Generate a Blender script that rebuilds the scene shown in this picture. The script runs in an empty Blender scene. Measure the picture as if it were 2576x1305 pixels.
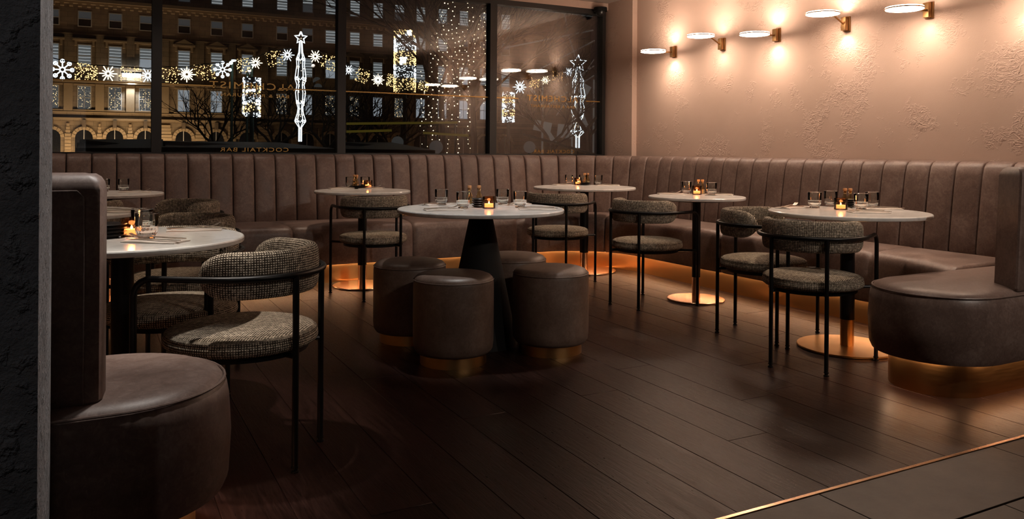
import bpy, math, random
from mathutils import Vector, Matrix, Euler
random.seed(7)
sc = bpy.context.scene
COL = sc.collection
PI = math.pi
# ------------------------------------------------------------------ camera, world, lights, exposure
cam_d = bpy.data.cameras.new('camera'); cam = bpy.data.objects.new('camera', cam_d); COL.objects.link(cam)
cam_d.sensor_width = 36; cam_d.lens = 36*2010/2576; cam_d.shift_y = -275.5/2576
cam_d.clip_start = .02; cam_d.clip_end = 400
CAMH = 1.075
cam.matrix_world = Matrix.Translation((0, 0, CAMH)) @ Matrix.Rotation(-math.radians(27.7386), 4, 'Z') @ Matrix.Rotation(PI/2, 4, 'X') @ Matrix.Rotation(.007, 4, 'Z')
sc.camera = cam
sc.view_settings.view_transform = 'Standard'; sc.view_settings.look = 'None'
sc.view_settings.exposure = 0.0; sc.view_settings.gamma = 1.0; sc.view_settings.use_curve_mapping = False
w = bpy.data.worlds.new('night_sky'); sc.world = w; w.use_nodes = True
bg = w.node_tree.nodes['Background']; bg.inputs[0].default_value = (.10, .13, .22, 1); bg.inputs[1].default_value = .012

def light(kind, name, loc, power, color, aim=None, **kw):
    d = bpy.data.lights.new(name, kind); o = bpy.data.objects.new(name, d); COL.objects.link(o)
    d.energy = power; d.color = color; o.location = loc
    for k, v in kw.items(): setattr(d, k, v)
    if aim is not None:
        o.rotation_euler = (Vector(aim)-Vector(loc)).to_track_quat('-Z', 'Y').to_euler()
    return o
WARM = (1, .66, .42); SOFT = (1, .76, .56); NEUT = (1, .88, .76); COOL = (.86, .94, 1)
# ceiling spots over the tables (recessed, above the frame)
for (x, y, p, col_, ang) in ((1.92, 3.95, 110, (1, .97, .93), 34), (3.70, 3.03, 76, SOFT, 40), (3.88, 4.5, 60, SOFT, 36),
                         (3.92, 6.0, 60, SOFT, 40), (1.9, 6.12, 54, SOFT, 38), (.10, 3.19, 130, NEUT, 44), (-.2, 4.6, 55, SOFT, 44), (.1, 6.3, 50, SOFT, 44)):
    light('SPOT', 'table_spot', (x, y, 2.62), p, col_, (x, y, 0), spot_size=math.radians(ang), spot_blend=.4, shadow_soft_size=.035)
light('SPOT', 'pier_front_fill', (-.95, -.5, 2.6), 14, (.95, .97, 1), (-.3, 1.56, .9), spot_size=math.radians(45), spot_blend=.9, shadow_soft_size=.03)  # added weak fill that lifts the dark pier front, not a table spot
# downlights over the gaps between tables
for (x, y, p) in ((2.85, 2.5, 30), (3.0, 4.2, 24), (2.9, 5.35, 20), (1.4, 5.1, 14)):
    light('SPOT', 'aisle_spot', (x, y, 2.62), p, (1, .86, .72), (x, y, 0), spot_size=math.radians(64), spot_blend=.7, shadow_soft_size=.05)
# downlights along the banquette
for x in (-.6, .5, 1.35, 2.75, 3.3, 4.3):
    light('SPOT', 'bench_spot', (x, 6.45, 2.62), 17, (1, .77, .62), (x, 6.85, .6), spot_size=math.radians(88), spot_blend=.9, shadow_soft_size=.06)
for y in (5.3, 3.8, 2.5):
    light('SPOT', 'bench_spot', (4.3, y, 2.62), 14, (1, .78, .64), (4.6, y, .5), spot_size=math.radians(88), spot_blend=.9, shadow_soft_size=.06)
# added fill from behind the camera onto the near seats, no fixture known
light('SPOT', 'rear_fill', (2.2, -.6, 2.6), 80, (1, .86, .74), (1.6, 4.0, .7), spot_size=math.radians(50), spot_blend=.7, shadow_soft_size=.03)
light('SPOT', 'rear_fill', (3.6, -.3, 2.6), 130, (1, .86, .74), (3.4, 3.4, .6), spot_size=math.radians(50), spot_blend=.7, shadow_soft_size=.03)
light('SPOT', 'pier_side_fill', (1.15, 2.75, 2.62), 105, (1, .97, .94), (-.08, 1.82, 1.25), spot_size=math.radians(40), spot_blend=.8, shadow_soft_size=.06)  # added spot that brightens the side of the pier
light('SPOT', 'end_seat_fill', (.55, 2.62, 2.62), 105, (1, .94, .87), (.10, 2.36, .45), spot_size=math.radians(34), spot_blend=.6, shadow_soft_size=.06)  # added spot that brightens the left end seat

# ------------------------------------------------------------------ materials
MATS = {}
def mat(name, color=(.5, .5, .5), rough=.5, metal=0, emit=None, estr=0, spec=None, trans=0, ior=1.45, build=None):
    if name in MATS: return MATS[name]
    m = bpy.data.materials.new(name); m.use_nodes = True
    nt = m.node_tree; b = nt.nodes['Principled BSDF']
    b.inputs['Base Color'].default_value = (*color, 1); b.inputs['Roughness'].default_value = rough; b.inputs['Metallic'].default_value = metal
    if spec is not None: b.inputs['Specular IOR Level'].default_value = spec
    if trans: b.inputs['Transmission Weight'].default_value = trans; b.inputs['IOR'].default_value = ior
    if emit: b.inputs['Emission Color'].default_value = (*emit, 1); b.inputs['Emission Strength'].default_value = estr
    if build: build(nt, b)
    MATS[name] = m; return m
def N(nt, t, **kw):
    n = nt.nodes.new(t)
    for k, v in kw.items():
        if k.startswith('i_'): n.inputs[k[2:].replace('_', ' ')].default_value = v
        else: setattr(n, k, v)
    return n
def ramp(nt, fac, stops):
    r = nt.nodes.new('ShaderNodeValToRGB'); nt.links.new(fac, r.inputs[0]); e = r.color_ramp.elements
    while len(e) < len(stops): e.new(.5)
    for k, (p, c) in enumerate(stops):
        e[k].position = p; e[k].color = (*c, 1) if len(c) == 3 else c
    return r.outputs[0]
def math_n(nt, op, a, b=None, c=None):
    n = nt.nodes.new('ShaderNodeMath'); n.operation = op
    for i, v in enumerate((a, b, c)):
        if v is None: continue
        if isinstance(v, (int, float)): n.inputs[i].default_value = v
        else: nt.links.new(v, n.inputs[i])
    return n.outputs[0]
def coord(nt, kind='Object', scale=(1, 1, 1), rot=(0, 0, 0)):
    tc = nt.nodes.new('ShaderNodeTexCoord'); mp = nt.nodes.new('ShaderNodeMapping')
    nt.links.new(tc.outputs[kind], mp.inputs[0]); mp.inputs['Scale'].default_value = scale; mp.inputs['Rotation'].default_value = rot
    return mp.outputs[0]
def noise(nt, vec, scale, detail=4, rough=.55, dist=0):
    n = nt.nodes.new('ShaderNodeTexNoise'); nt.links.new(vec, n.inputs['Vector'])
    n.inputs['Scale'].default_value = scale; n.inputs['Detail'].default_value = detail; n.inputs['Roughness'].default_value = rough; n.inputs['Distortion'].default_value = dist
    return n.outputs['Fac']
def bump(nt, b, h, strength, dist=.01):
    n = nt.nodes.new('ShaderNodeBump'); nt.links.new(h, n.inputs['Height']); n.inputs['Strength'].default_value = strength; n.inputs['Distance'].default_value = dist
    nt.links.new(n.outputs[0], b.inputs['Normal'])

def b_plaster(c1, c2, st, dens):
    def f(nt, b):
        v = coord(nt)
        big = noise(nt, v, 1.1, 3); 
        nt.links.new(ramp(nt, big, [(.3, c1), (.7, c2)]), b.inputs['Base Color'])
        mask = ramp(nt, noise(nt, v, 3.1, 5, .64), [(dens, (0, 0, 0)), (dens+.09, (1, 1, 1))])
        v2 = coord(nt, 'Object', (1, 1, 1.5), (.5, .2, 0))
        ridge = noise(nt, v2, 17, 3, .5, 1.6)
        rr = ramp(nt, ridge, [(.40, (0, 0, 0)), (.5, (1, 1, 1)), (.60, (.1, .1, .1))])
        fine = noise(nt, v, 140, 2)
        h = math_n(nt, 'MULTIPLY', mask, rr)
        h = math_n(nt, 'ADD', h, math_n(nt, 'MULTIPLY', fine, .06))
        h = math_n(nt, 'ADD', h, math_n(nt, 'MULTIPLY', noise(nt, v, 5, 2), .5))
        bump(nt, b, h, st, .012)
    return f
mat('plaster', (.5, .4, .33), .75, build=b_plaster((.47, .335, .27), (.525, .38, .31), .40, .52))
def b_col(nt, b):
    v = coord(nt); h = noise(nt, v, 55, 6, .7)
    h = math_n(nt, 'ADD', h, math_n(nt, 'MULTIPLY', ramp(nt, noise(nt, v, 30, 4), [(.55, (0, 0, 0)), (.7, (1, 1, 1))]), .9))
    nt.links.new(ramp(nt, noise(nt, v, 9, 4), [(.3, (.15, .145, .148)), (.75, (.27, .262, .268))]), b.inputs['Base Color'])
    bump(nt, b, h, .9, .012)
mat('dark_stucco', (.08, .08, .085), .65, build=b_col)
def b_leather(c1, c2, c3):
    def f(nt, b):
        v = coord(nt)
        n1 = noise(nt, v, 5, 7, .68, .6); n2 = noise(nt, v, 38, 6, .72, 1.4)
        m = math_n(nt, 'ADD', math_n(nt, 'MULTIPLY', n1, .55), math_n(nt, 'MULTIPLY', n2, .45))
        base = ramp(nt, m, [(.38, c1), (.50, c2), (.62, c3)])
        v2 = coord(nt, 'Object', (1, 1, .35), (.3, .2, .4)); sc_ = ramp(nt, noise(nt, v2, 95, 3, .6, 2.5), [(.60, (0, 0, 0)), (.70, (1, 1, 1))])
        mx = nt.nodes.new('ShaderNodeMixRGB'); mx.inputs[2].default_value = (*[q*1.22 for q in c3], 1)
        nt.links.new(math_n(nt, 'MULTIPLY', sc_, .42), mx.inputs[0]); nt.links.new(base, mx.inputs[1]); nt.links.new(mx.outputs[0], b.inputs['Base Color'])
        b.inputs['Specular IOR Level'].default_value = .42
        nt.links.new(ramp(nt, n1, [(.3, (.38,)*3), (.7, (.52,)*3)]), b.inputs['Roughness'])
        bump(nt, b, math_n(nt, 'ADD', math_n(nt, 'MULTIPLY', n2, .25), noise(nt, v, 9, 3)), .16, .006)
    return f
mat('leather', build=b_leather((.105, .068, .056), (.150, .100, .083), (.215, .154, .131)))
mat('stool_leather', build=b_leather((.080, .050, .037), (.108, .070, .053), (.145, .098, .076)))
def b_tweed(nt, b):
    uv = nt.nodes.new('ShaderNodeUVMap'); sp = nt.nodes.new('ShaderNodeSeparateXYZ'); nt.links.new(uv.outputs[0], sp.inputs[0])
    k = 2*PI/.0078
    su = math_n(nt, 'SINE', math_n(nt, 'MULTIPLY', sp.outputs[0], k)); sv = math_n(nt, 'SINE', math_n(nt, 'MULTIPLY', sp.outputs[1], k))
    dots = math_n(nt, 'MULTIPLY', math_n(nt, 'MULTIPLY_ADD', su, .5, .5), math_n(nt, 'MULTIPLY_ADD', sv, .5, .5))
    v = coord(nt); n = noise(nt, v, 90, 4, .7); n3 = noise(nt, v, 14, 3)
    f = math_n(nt, 'ADD', dots, math_n(nt, 'MULTIPLY', math_n(nt, 'SUBTRACT', n, .5), 1.7))
    f = math_n(nt, 'ADD', f, math_n(nt, 'MULTIPLY', math_n(nt, 'SUBTRACT', n3, .5), .35))
    nt.links.new(ramp(nt, f, [(.05, (.050, .038, .028)), (.26, (.24, .19, .14)), (.55, (.70, .60, .47))]), b.inputs['Base Color'])
    b.inputs['Specular IOR Level'].default_value = .15
    bump(nt, b, dots, .6, .003)
mat('tweed', rough=.9, build=b_tweed)
mat('black_metal', (.012, .011, .011), .38, .6)
mat('black_matte', (.007, .0065, .0065), .75, spec=.2)
mat('frame_black', (.013, .011, .010), .45)
def b_brush(nt, b):
    v = coord(nt, 'Object', (1, 1, 12)); n = noise(nt, v, 9, 3)
    nt.links.new(ramp(nt, n, [(.2, (.27,)*3), (.8, (.36,)*3)]), b.inputs['Roughness'])
mat('brass', (.62, .36, .14), .28, 1, build=b_brush)
mat('copper_brass', (.86, .54, .33), .22, 1)
mat('bronze', (.36, .20, .085), .32, 1)
def b_quartz(nt, b):
    v = coord(nt); n = noise(nt, v, 5, 8, .6, 2.0)
    nt.links.new(ramp(nt, n, [(.35, (.60, .585, .56)), (.5, (.68, .665, .64)), (.6, (.58, .57, .55))]), b.inputs['Base Color'])
mat('quartz', (.66, .65, .62), .16, build=b_quartz)
def b_wood(nt, b):
    v = coord(nt, 'Object', (9, .9, 1)); oi = nt.nodes.new('ShaderNodeObjectInfo')
    va = nt.nodes.new('ShaderNodeVectorMath'); va.operation = 'ADD'; nt.links.new(v, va.inputs[0])
    cb = nt.nodes.new('ShaderNodeCombineXYZ'); 
    for i in range(3): nt.links.new(math_n(nt, 'MULTIPLY', oi.outputs['Random'], 37.), cb.inputs[i])
    nt.links.new(cb.outputs[0], va.inputs[1])
    n = noise(nt, va.outputs[0], 3.2, 8, .62, 2.2); g = noise(nt, va.outputs[0], 26, 4, .6)
    f = math_n(nt, 'ADD', math_n(nt, 'MULTIPLY', n, .7), math_n(nt, 'MULTIPLY', g, .3))
    f = math_n(nt, 'ADD', f, math_n(nt, 'MULTIPLY', math_n(nt, 'SUBTRACT', oi.outputs['Random'], .5), .16))
    nt.links.new(ramp(nt, f, [(.3, (.0055, .0022, .0017)), (.5, (.0160, .0068, .0053)), (.70, (.034, .0155, .0125))]), b.inputs['Base Color'])
    nt.links.new(ramp(nt, g, [(.25, (.26,)*3), (.75, (.40,)*3)]), b.inputs['Roughness'])
    b.inputs['Specular IOR Level'].default_value = .24; b.inputs['Specular Tint'].default_value = (1, .72, .62, 1)
    bump(nt, b, f, .45, .004)
mat('dark_oak', rough=.4, build=b_wood)
mat('joint_dark', (.008, .006, .005), .7)
def b_tile(nt, b):
    v = coord(nt); n = noise(nt, v, 8, 7, .65)
    nt.links.new(ramp(nt, n, [(.3, (.075, .062, .052)), (.7, (.115, .097, .082))]), b.inputs['Base Color']); bump(nt, b, noise(nt, v, 60, 4), .2, .003)
mat('stone_tile', rough=.5, build=b_tile)
mat('ceiling_paint', (.36, .28, .24), .8)
def b_clear(nt, b):
    fr = N(nt, 'ShaderNodeFresnel'); fr.inputs[0].default_value = 1.64
    tr = N(nt, 'ShaderNodeBsdfTransparent'); tr.inputs[0].default_value = (.97, .98, .98, 1)
    gl = N(nt, 'ShaderNodeBsdfGlossy'); gl.inputs['Roughness'].default_value = .0
    mx = N(nt, 'ShaderNodeMixShader')
    nt.links.new(fr.outputs[0], mx.inputs[0]); nt.links.new(tr.outputs[0], mx.inputs[1]); nt.links.new(gl.outputs[0], mx.inputs[2])
    nt.links.new(mx.outputs[0], nt.nodes['Material Output'].inputs[0])
mat('window_glass', build=b_clear)
def b_thin(tint, ior, rough=.03):
    def f(nt, b):
        b_clear(nt, b)
        for n in nt.nodes:
            if n.type == 'BSDF_TRANSPARENT': n.inputs[0].default_value = (*tint, 1)
            if n.type == 'BSDF_GLOSSY': n.inputs['Roughness'].default_value = rough
            if n.type == 'FRESNEL': n.inputs[0].default_value = ior
    return f
mat('clear_glass', build=b_thin((.965, .97, .955), 1.36))
mat('tumbler_glass', (.93, .94, .92), .02, trans=1, ior=1.47)
mat('amber_glass', build=b_thin((.93, .72, .56), 1.36, .06))
mat('bottle_glass', (.9, .82, .6), .03, trans=1, ior=1.4)
mat('cork', (.42, .20, .08), .8)
mat('wax', (.8, .6, .4), .6, emit=(1, .40, .15), estr=2.6)
mat('flame', (1, .6, .2), .5, emit=(1, .58, .24), estr=14)
mat('linen', (.58, .52, .47), .9)
mat('steel', (.70, .63, .56), .28, 1)
mat('black_ceramic', (.014, .013, .013), .3)
mat('oil', (.35, .2, .05), .2)
mat('salt', (.75, .7, .65), .8)
mat('lamp_glow', (1, .9, .8), .5, emit=(1, .765, .58), estr=44)
mat('led_glow', (1, .8, .6), .5, emit=(1, .60, .36), estr=4)
mat('gilt', (.50, .29, .09), .4, .7)
# street
mat('asphalt', (.03, .03, .032), .7)
def b_stone(nt, b):
    v = coord(nt); n = noise(nt, v, 1.2, 6, .6)
    br = nt.nodes.new('ShaderNodeTexBrick'); nt.links.new(coord(nt, 'Object', (1, 1, 1), (PI/2, 0, 0)), br.inputs['Vector']); br.inputs['Scale'].default_value = 1.0
    br.inputs['Brick Width'].default_value = .9; br.inputs['Row Height'].default_value = .38; br.inputs['Mortar Size'].default_value = .012
    br.inputs['Color1'].default_value = (.30, .23, .155, 1); br.inputs['Color2'].default_value = (.36, .27, .18, 1); br.inputs['Mortar'].default_value = (.16, .12, .08, 1)
    mx = nt.nodes.new('ShaderNodeMixRGB'); mx.blend_type = 'MULTIPLY'; mx.inputs[0].default_value = .8
    nt.links.new(br.outputs[0], mx.inputs[1]); nt.links.new(ramp(nt, n, [(.3, (.55, .55, .55)), (.7, (1, 1, 1))]), mx.inputs[2]); nt.links.new(mx.outputs[0], b.inputs['Base Color'])
mat('sandstone', (.34, .26, .17), .85, build=b_stone)
mat('sandstone_plain', (.40, .30, .19), .85)
mat('sandstone_dark', (.16, .12, .085), .85)
mat('sash_paint', (.55, .55, .55), .6)
def b_office(nt, b):
    v = coord(nt, 'Object'); wv = nt.nodes.new('ShaderNodeTexWave'); wv.bands_direction = 'Z'; wv.inputs['Scale'].default_value = 1.3; wv.inputs['Distortion'].default_value = 1.0; wv.inputs['Detail'].default_value = 2
    nt.links.new(v, wv.inputs['Vector'])
    c = ramp(nt, wv.outputs['Fac'], [(.5, (.22, .24, .25)), (.86, (.34, .36, .37)), (.95, (1.0, 1.06, 1.1))])
    nt.links.new(c, b.inputs['Emission Color']); b.inputs['Emission Strength'].default_value = .42
mat('lit_office', (.1, .1, .1), .3, build=b_office)
mat('lit_pale', (.1, .1, .1), .3, emit=(.62, .68, .76), estr=.42)
mat('dark_pane', (.01, .01, .012), .15)
mat('blind', (.10, .105, .11), .7, emit=(.3, .33, .36), estr=.09)
def b_fairy(nt, b):
    v = coord(nt); vo = nt.nodes.new('ShaderNodeTexVoronoi'); vo.inputs['Scale'].default_value = 7.5; nt.links.new(v, vo.inputs['Vector'])
    c = ramp(nt, vo.outputs['Distance'], [(.16, (2.6, 1.7, .75)), (.3, (.16, .16, .15)), (.6, (.07, .075, .08))])
    nt.links.new(c, b.inputs['Emission Color']); b.inputs['Emission Strength'].default_value = .8
mat('fairy_pane', (.05, .05, .05), .3, build=b_fairy)
mat('bulb_white', emit=(.86, .93, 1), estr=1.9)
mat('bulb_gold', emit=(1, .62, .24), estr=3.0)
mat('bulb_warm', emit=(1, .82, .55), estr=3.4)
mat('flood', emit=(.95, .97, 1), estr=30)
mat('bark', (.030, .021, .015), .9)
mat('roof_grey', (.22, .225, .23), .55)
mat('painted_green', (.03, .055, .04), .5)
mat('painted_yellow', (.30, .22, .03), .5, emit=(.5, .36, .05), estr=.10)  # yellow paint given a faint glow, though no lamp is in it
mat('pale_panel', (.5, .5, .48), .6, emit=(.6, .6, .58), estr=.05)  # pale surface with a faint glow put into its colour
mat('wire', (.02, .02, .02), .6)

# ------------------------------------------------------------------ mesh helpers
class MB:
    def __init__(s): s.v = []; s.f = []; s.uv = {}
    def box(s, x0, x1, y0, y1, z0, z1, M=None):
        b = len(s.v); p = [Vector((x, y, z)) for x in (x0, x1) for y in (y0, y1) for z in (z0, z1)]
        s.v += [M @ q if M else q for q in p]
        s.f += [tuple(b+i for i in f) for f in ((0, 1, 3, 2), (4, 6, 7, 5), (0, 4, 5, 1), (2, 3, 7, 6), (0, 2, 6, 4), (1, 5, 7, 3))]
        return s
    def grid(s, rows, closed_u=False, closed_v=False, cap0=False, cap1=False, uv=None):
        """rows: list of equal-length point lists"""
        b = len(s.v); n = len(rows[0]); m = len(rows)
        for r in rows: s.v += [Vector(p) for p in r]
        for i in range(m if closed_v else m-1):
            for j in range(n if closed_u else n-1):
                i2, j2 = (i+1) % m, (j+1) % n
                if uv: s.uv[len(s.f)] = [uv(i, j), uv(i, j+1), uv(i+1, j+1), uv(i+1, j)]
                s.f.append((b+i*n+j, b+i*n+j2, b+i2*n+j2, b+i2*n+j))
        if cap0: s.f.append(tuple(b+j for j in reversed(range(n))))
        if cap1: s.f.append(tuple(b+(m-1)*n+j for j in range(n)))
        return s
    def lathe(s, prof, seg=24, c=(0, 0, 0), M=None, uvs=False, flute=None, cap=True):
        rows = []
        for (r, z) in prof:
            row = []
            for k in range(seg):
                a = 2*PI*k/seg; rr = r
                if flute and flute[0] <= z <= flute[1]: rr = r*(1+flute[2]*math.cos(flute[3]*a))
                p = Vector((c[0]+rr*math.cos(a), c[1]+rr*math.sin(a), c[2]+z)); row.append(M @ p if M else p)
            rows.append(row)
        uf = None
        if uvs:
            L = [0]
            for (r0, z0), (r1, z1) in zip(prof, prof[1:]): L.append(L[-1]+math.hypot(r1-r0, z1-z0))
            def uf(i, j):
                r, z = prof[i]
                i0 = min(i, len(prof)-2); 
                flat = r < max(q[0] for q in prof)*.94
                a = 2*PI*j/seg
                if flat: return (r*math.cos(a), r*math.sin(a))
                return (a*.24, L[i])
        s.grid(rows, closed_u=True, cap0=cap and prof[0][0] > 1e-5, cap1=cap and prof[-1][0] > 1e-5, uv=uf)
        return s
    def tube(s, pts, r, seg=8, cap=True):
        pts = [Vector(p) for p in pts]; n = len(pts); rows = []; up = None
        for i, p in enumerate(pts):
            t = (pts[min(i+1, n-1)]-pts[max(i-1, 0)]).normalized()
            if up is None:
                up = Vector((0, 0, 1)) if abs(t.z) < .9 else Vector((1, 0, 0))
            side = t.cross(up)
            if side.length < 1e-6: side = t.orthogonal()
            side.normalize(); up = side.cross(t).normalized()
            rr = r[i] if isinstance(r, (list, tuple)) else r
            rows.append([p+side*(rr*math.cos(2*PI*k/seg))+up*(rr*math.sin(2*PI*k/seg)) for k in range(seg)])
        return s.grid(rows, closed_u=True, cap0=cap, cap1=cap)
    def blob(s, c, r):
        b = len(s.v); c = Vector(c)
        s.v += [c+Vector(d)*r for d in ((1, 0, 0), (-1, 0, 0), (0, 1, 0), (0, -1, 0), (0, 0, 1), (0, 0, -1))]
        s.f += [tuple(b+i for i in f) for f in ((0, 2, 4), (2, 1, 4), (1, 3, 4), (3, 0, 4), (2, 0, 5), (1, 2, 5), (3, 1, 5), (0, 3, 5))]
        return s
    def mesh(s, name, m, smooth=True, angle=.7):
        me = bpy.data.meshes.new(name); me.from_pydata([tuple(v) for v in s.v], [], s.f)
        if s.uv:
            ul = me.uv_layers.new(name='uv')
            for p in me.polygons:
                q = s.uv.get(p.index)
                for k, li in enumerate(p.loop_indices):
                    co = s.v[me.loops[li].vertex_index]
                    ul.data[li].uv = q[k] if q and k < len(q) else (co[0], co[1])
        if m: me.materials.append(MATS[m])
        me.validate(); me.update()
        if smooth:
            me.polygons.foreach_set('use_smooth', [True]*len(me.polygons)); me.set_sharp_from_angle(angle=angle)
        return me
    def build(s, name, m, parent=None, **kw):
        o = bpy.data.objects.new(name, s.mesh(name, m, **kw)); COL.objects.link(o)
        if parent: o.parent = parent
        return o
def bevel(o, width=.003, seg=2):
    import bmesh
    bm = bmesh.new(); bm.from_mesh(o.data)
    bmesh.ops.recalc_face_normals(bm, faces=bm.faces)
    bmesh.ops.bevel(bm, geom=[e for e in bm.edges if len(e.link_faces) == 2 and e.calc_face_angle(0) > .6], offset=width, segments=seg, affect='EDGES', profile=.5)
    bm.to_mesh(o.data); bm.free()
    o.data.polygons.foreach_set('use_smooth', [True]*len(o.data.polygons)); o.data.set_sharp_from_angle(angle=.7)
    return o
def tag(o, label=None, cat=None, group=None, kind=None):
    if label: o['label'] = label
    if cat: o['category'] = cat
    if group: o['group'] = group
    if kind: o['kind'] = kind
    return o
def thing(name, label, cat, loc=(0, 0, 0), rz=0, group=None):
    o = bpy.data.objects.new(name, None); COL.objects.link(o); o.empty_display_size = .1
    o.location = loc; o.rotation_euler = (0, 0, rz); return tag(o, label, cat, group)
def clone(root, loc, rz=0, label=None, group=None, scale=None):
    r = root.copy(); COL.objects.link(r); r.location = loc; r.rotation_euler = (0, 0, rz)
    if scale: r.scale = scale
    if label: r['label'] = label
    if group: r['group'] = group
    def rec(src, dst):
        for ch in src.children:
            c = ch.copy(); COL.objects.link(c); c.parent = dst; c.matrix_parent_inverse = ch.matrix_parent_inverse
            rec(ch, c)
    rec(root, r)
    return r
def struct(name, mb, m, parent=None, **kw):
    o = mb.build(name, m, parent, **kw)
    if not parent: o['kind'] = 'structure'
    return o

# ------------------------------------------------------------------ room shell
XL, XR, YW, ZC = -1.45, 4.98, 7.2, 2.66
fl = struct('floor', MB().box(XL, XR+.1, -1.6, YW, -.08, -.016), 'joint_dark', smooth=False)
pw, k = .1955, 0
x = 1.709-17*pw
rp = random.Random(3)
while x < XR:
    y = 1.786 - rp.random()*0; cut = 1.786 + .4+rp.random()*2.4
    while y < 6.62:
        y2 = min(cut, 6.62)
        x0, x1 = max(x, XL)+.0006, min(x+pw, XR)-.0006
        if x1-x0 > .02 and y2-y > .05:
            bevel(MB().box(x0, x1, y+.001, y2-.001, -.016, rp.uniform(-.0004, .0004)).build('plank', 'dark_oak', fl), .0014, 1)
        y = y2; cut = y2+2.3+rp.random()*.9
    x += pw
for j, (ya, yb) in enumerate(((1.466, 1.772), (1.16, 1.462), (.855, 1.156), (.55, .851), (.245, .546), (-.06, .241))):
    for i in range(-2, 3):
        xa = 2.93+i*.9-(.45 if j % 2 else 0)
        a, b_ = max(xa, XL), min(xa+.9, XR)
        if b_-a > .05: bevel(MB().box(a+.0015, b_-.0015, ya+.0015, yb-.0015, -.016, 0).build('tile', 'stone_tile', fl), .0015, 1)
t1 = struct('trim_1', MB().box(XL, XR, 1.772, 1.785, -.016, .003), 'copper_brass', smooth=False)
struct('wall_right', MB().box(XR, XR+.12, -1.6, 6.71, 0, ZC), 'plaster', smooth=False)
struct('wall_corner', MB().box(4.92, XR+.12, 6.71, YW+.12, 0, ZC), 'plaster', smooth=False)
struct('wall_left', MB().box(XL-.12, XL, -1.6, YW+.12, 0, ZC), 'plaster', smooth=False)
struct('wall_back', MB().box(XL, 4.92, YW-.008, YW+.12, 0, 1.0), 'plaster', smooth=False)
struct('wall_header', MB().box(XL, 4.92, YW-.05, YW+.12, 2.585, ZC), 'plaster', smooth=False)
struct('wall_rear', MB().box(XL, XR+.12, -1.72, -1.6, 0, ZC), 'dark_stucco', smooth=False)
struct('ceiling', MB().box(XL-.12, XR+.12, -1.72, YW+.12, ZC, ZC+.1), 'ceiling_paint', smooth=False)
colm = MB()
# stucco pier at the left of the frame
struct('wall_pier', MB().box(-.60, -.078, 1.56, 2.055, 0, ZC), 'dark_stucco', smooth=False)

# windows: black frames, glass panes, gilt lines and mirrored lettering
def text_part(txt, size, loc, parent, m, width=None):
    cu = bpy.data.curves.new('lettering', 'FONT'); cu.body = txt; cu.size = size; cu.align_x = 'CENTER'; cu.space_character = 1.18; cu.extrude = .0008; cu.resolution_u = 3
    tmp = bpy.data.objects.new('tmp', cu); me = bpy.data.meshes.new_from_object(tmp); bpy.data.objects.remove(tmp); bpy.data.curves.remove(cu)
    xs = [v.co.x for v in me.vertices]; k_ = (width/(max(xs)-min(xs))) if width else 1
    for v in me.vertices:   # read from the street: mirrored from inside
        v.co = Vector((-v.co.x*k_+loc[0], loc[1]-v.co.z, v.co.y+loc[2]))
    me.flip_normals(); me.materials.clear(); me.materials.append(MATS[m]); me.name = 'lettering'
    o = bpy.data.objects.new('lettering', me); COL.objects.link(o); o.parent = parent; return o
WX = [-1.42, .469, 2.011, 3.551, 4.895]; Z0, Z1 = 1.0, 2.585
for i in range(4):
    a, b_ = WX[i], WX[i+1]; ha = .0375; hb = .0375
    f = MB(); fy0, fy1 = YW-.04, YW+.06
    f.box(a, a+ha, fy0, fy1, Z0, Z1).box(b_-hb, b_, fy0, fy1, Z0, Z1).box(a+ha, b_-hb, fy0, fy1, Z1-.05, Z1).box(a+ha, b_-hb, fy0, fy1, Z0, Z0+.035)
    wn = struct('window_%d' % (i+1), f, 'frame_black', smooth=False)
    for g0 in (.008, .030): MB().box(a+ha, b_-hb, YW+g0, YW+g0+.006, Z0+.035, Z1-.05).build('pane', 'window_glass', wn, smooth=False)
    gl = MB(); yy = YW+.006
    cx_ = (a+b_)/2
    if i == 0: segs = [(a+ha, b_-hb)]
    elif i == 1: segs = [(a+ha, .93), (1.46, b_-hb)]
    elif i == 2: segs = [(a+ha, b_-hb)]
    else: segs = [(a+ha, 3.86), (4.68, b_-hb)]
    for (sa, sb) in segs: gl.box(sa, sb, yy-.0008, yy, 1.597, 1.607)
    gl.build('gilt_line', 'gilt', wn, smooth=False)
    if i in (1, 3):
        c0 = 1.24 if i == 1 else 4.27
        wd = .72 if i == 1 else .62
        text_part('ALCHEMIST', .085, (c0, yy, 1.585), wn, 'gilt', wd)
        text_part('BAR & RESTAURANT', .04, (c0, yy, 1.52), wn, 'gilt', wd*.86)
        text_part('COCKTAIL BAR', .05, (c0+.02, yy, 1.045), wn, 'gilt', wd*.8)
# dome camera under the header
dm = thing('dome_camera', 'black security dome camera fixed at the top right corner of the windows', 'camera', (4.78, 7.09, 2.545))
MB().lathe([(.035, .055), (.068, .05), (.072, .03), (.07, .008), (.0, .008)], 24).build('housing', 'black_matte', dm)
MB().lathe([(.052, .008), (.05, -.012), (.04, -.03), (.02, -.042), (0, -.045)], 20).build('dome', 'black_ceramic', dm)
MB().box(-.012, .012, 0, .072, .02, .05).build('bracket', 'black_matte', dm, smooth=False)

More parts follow.
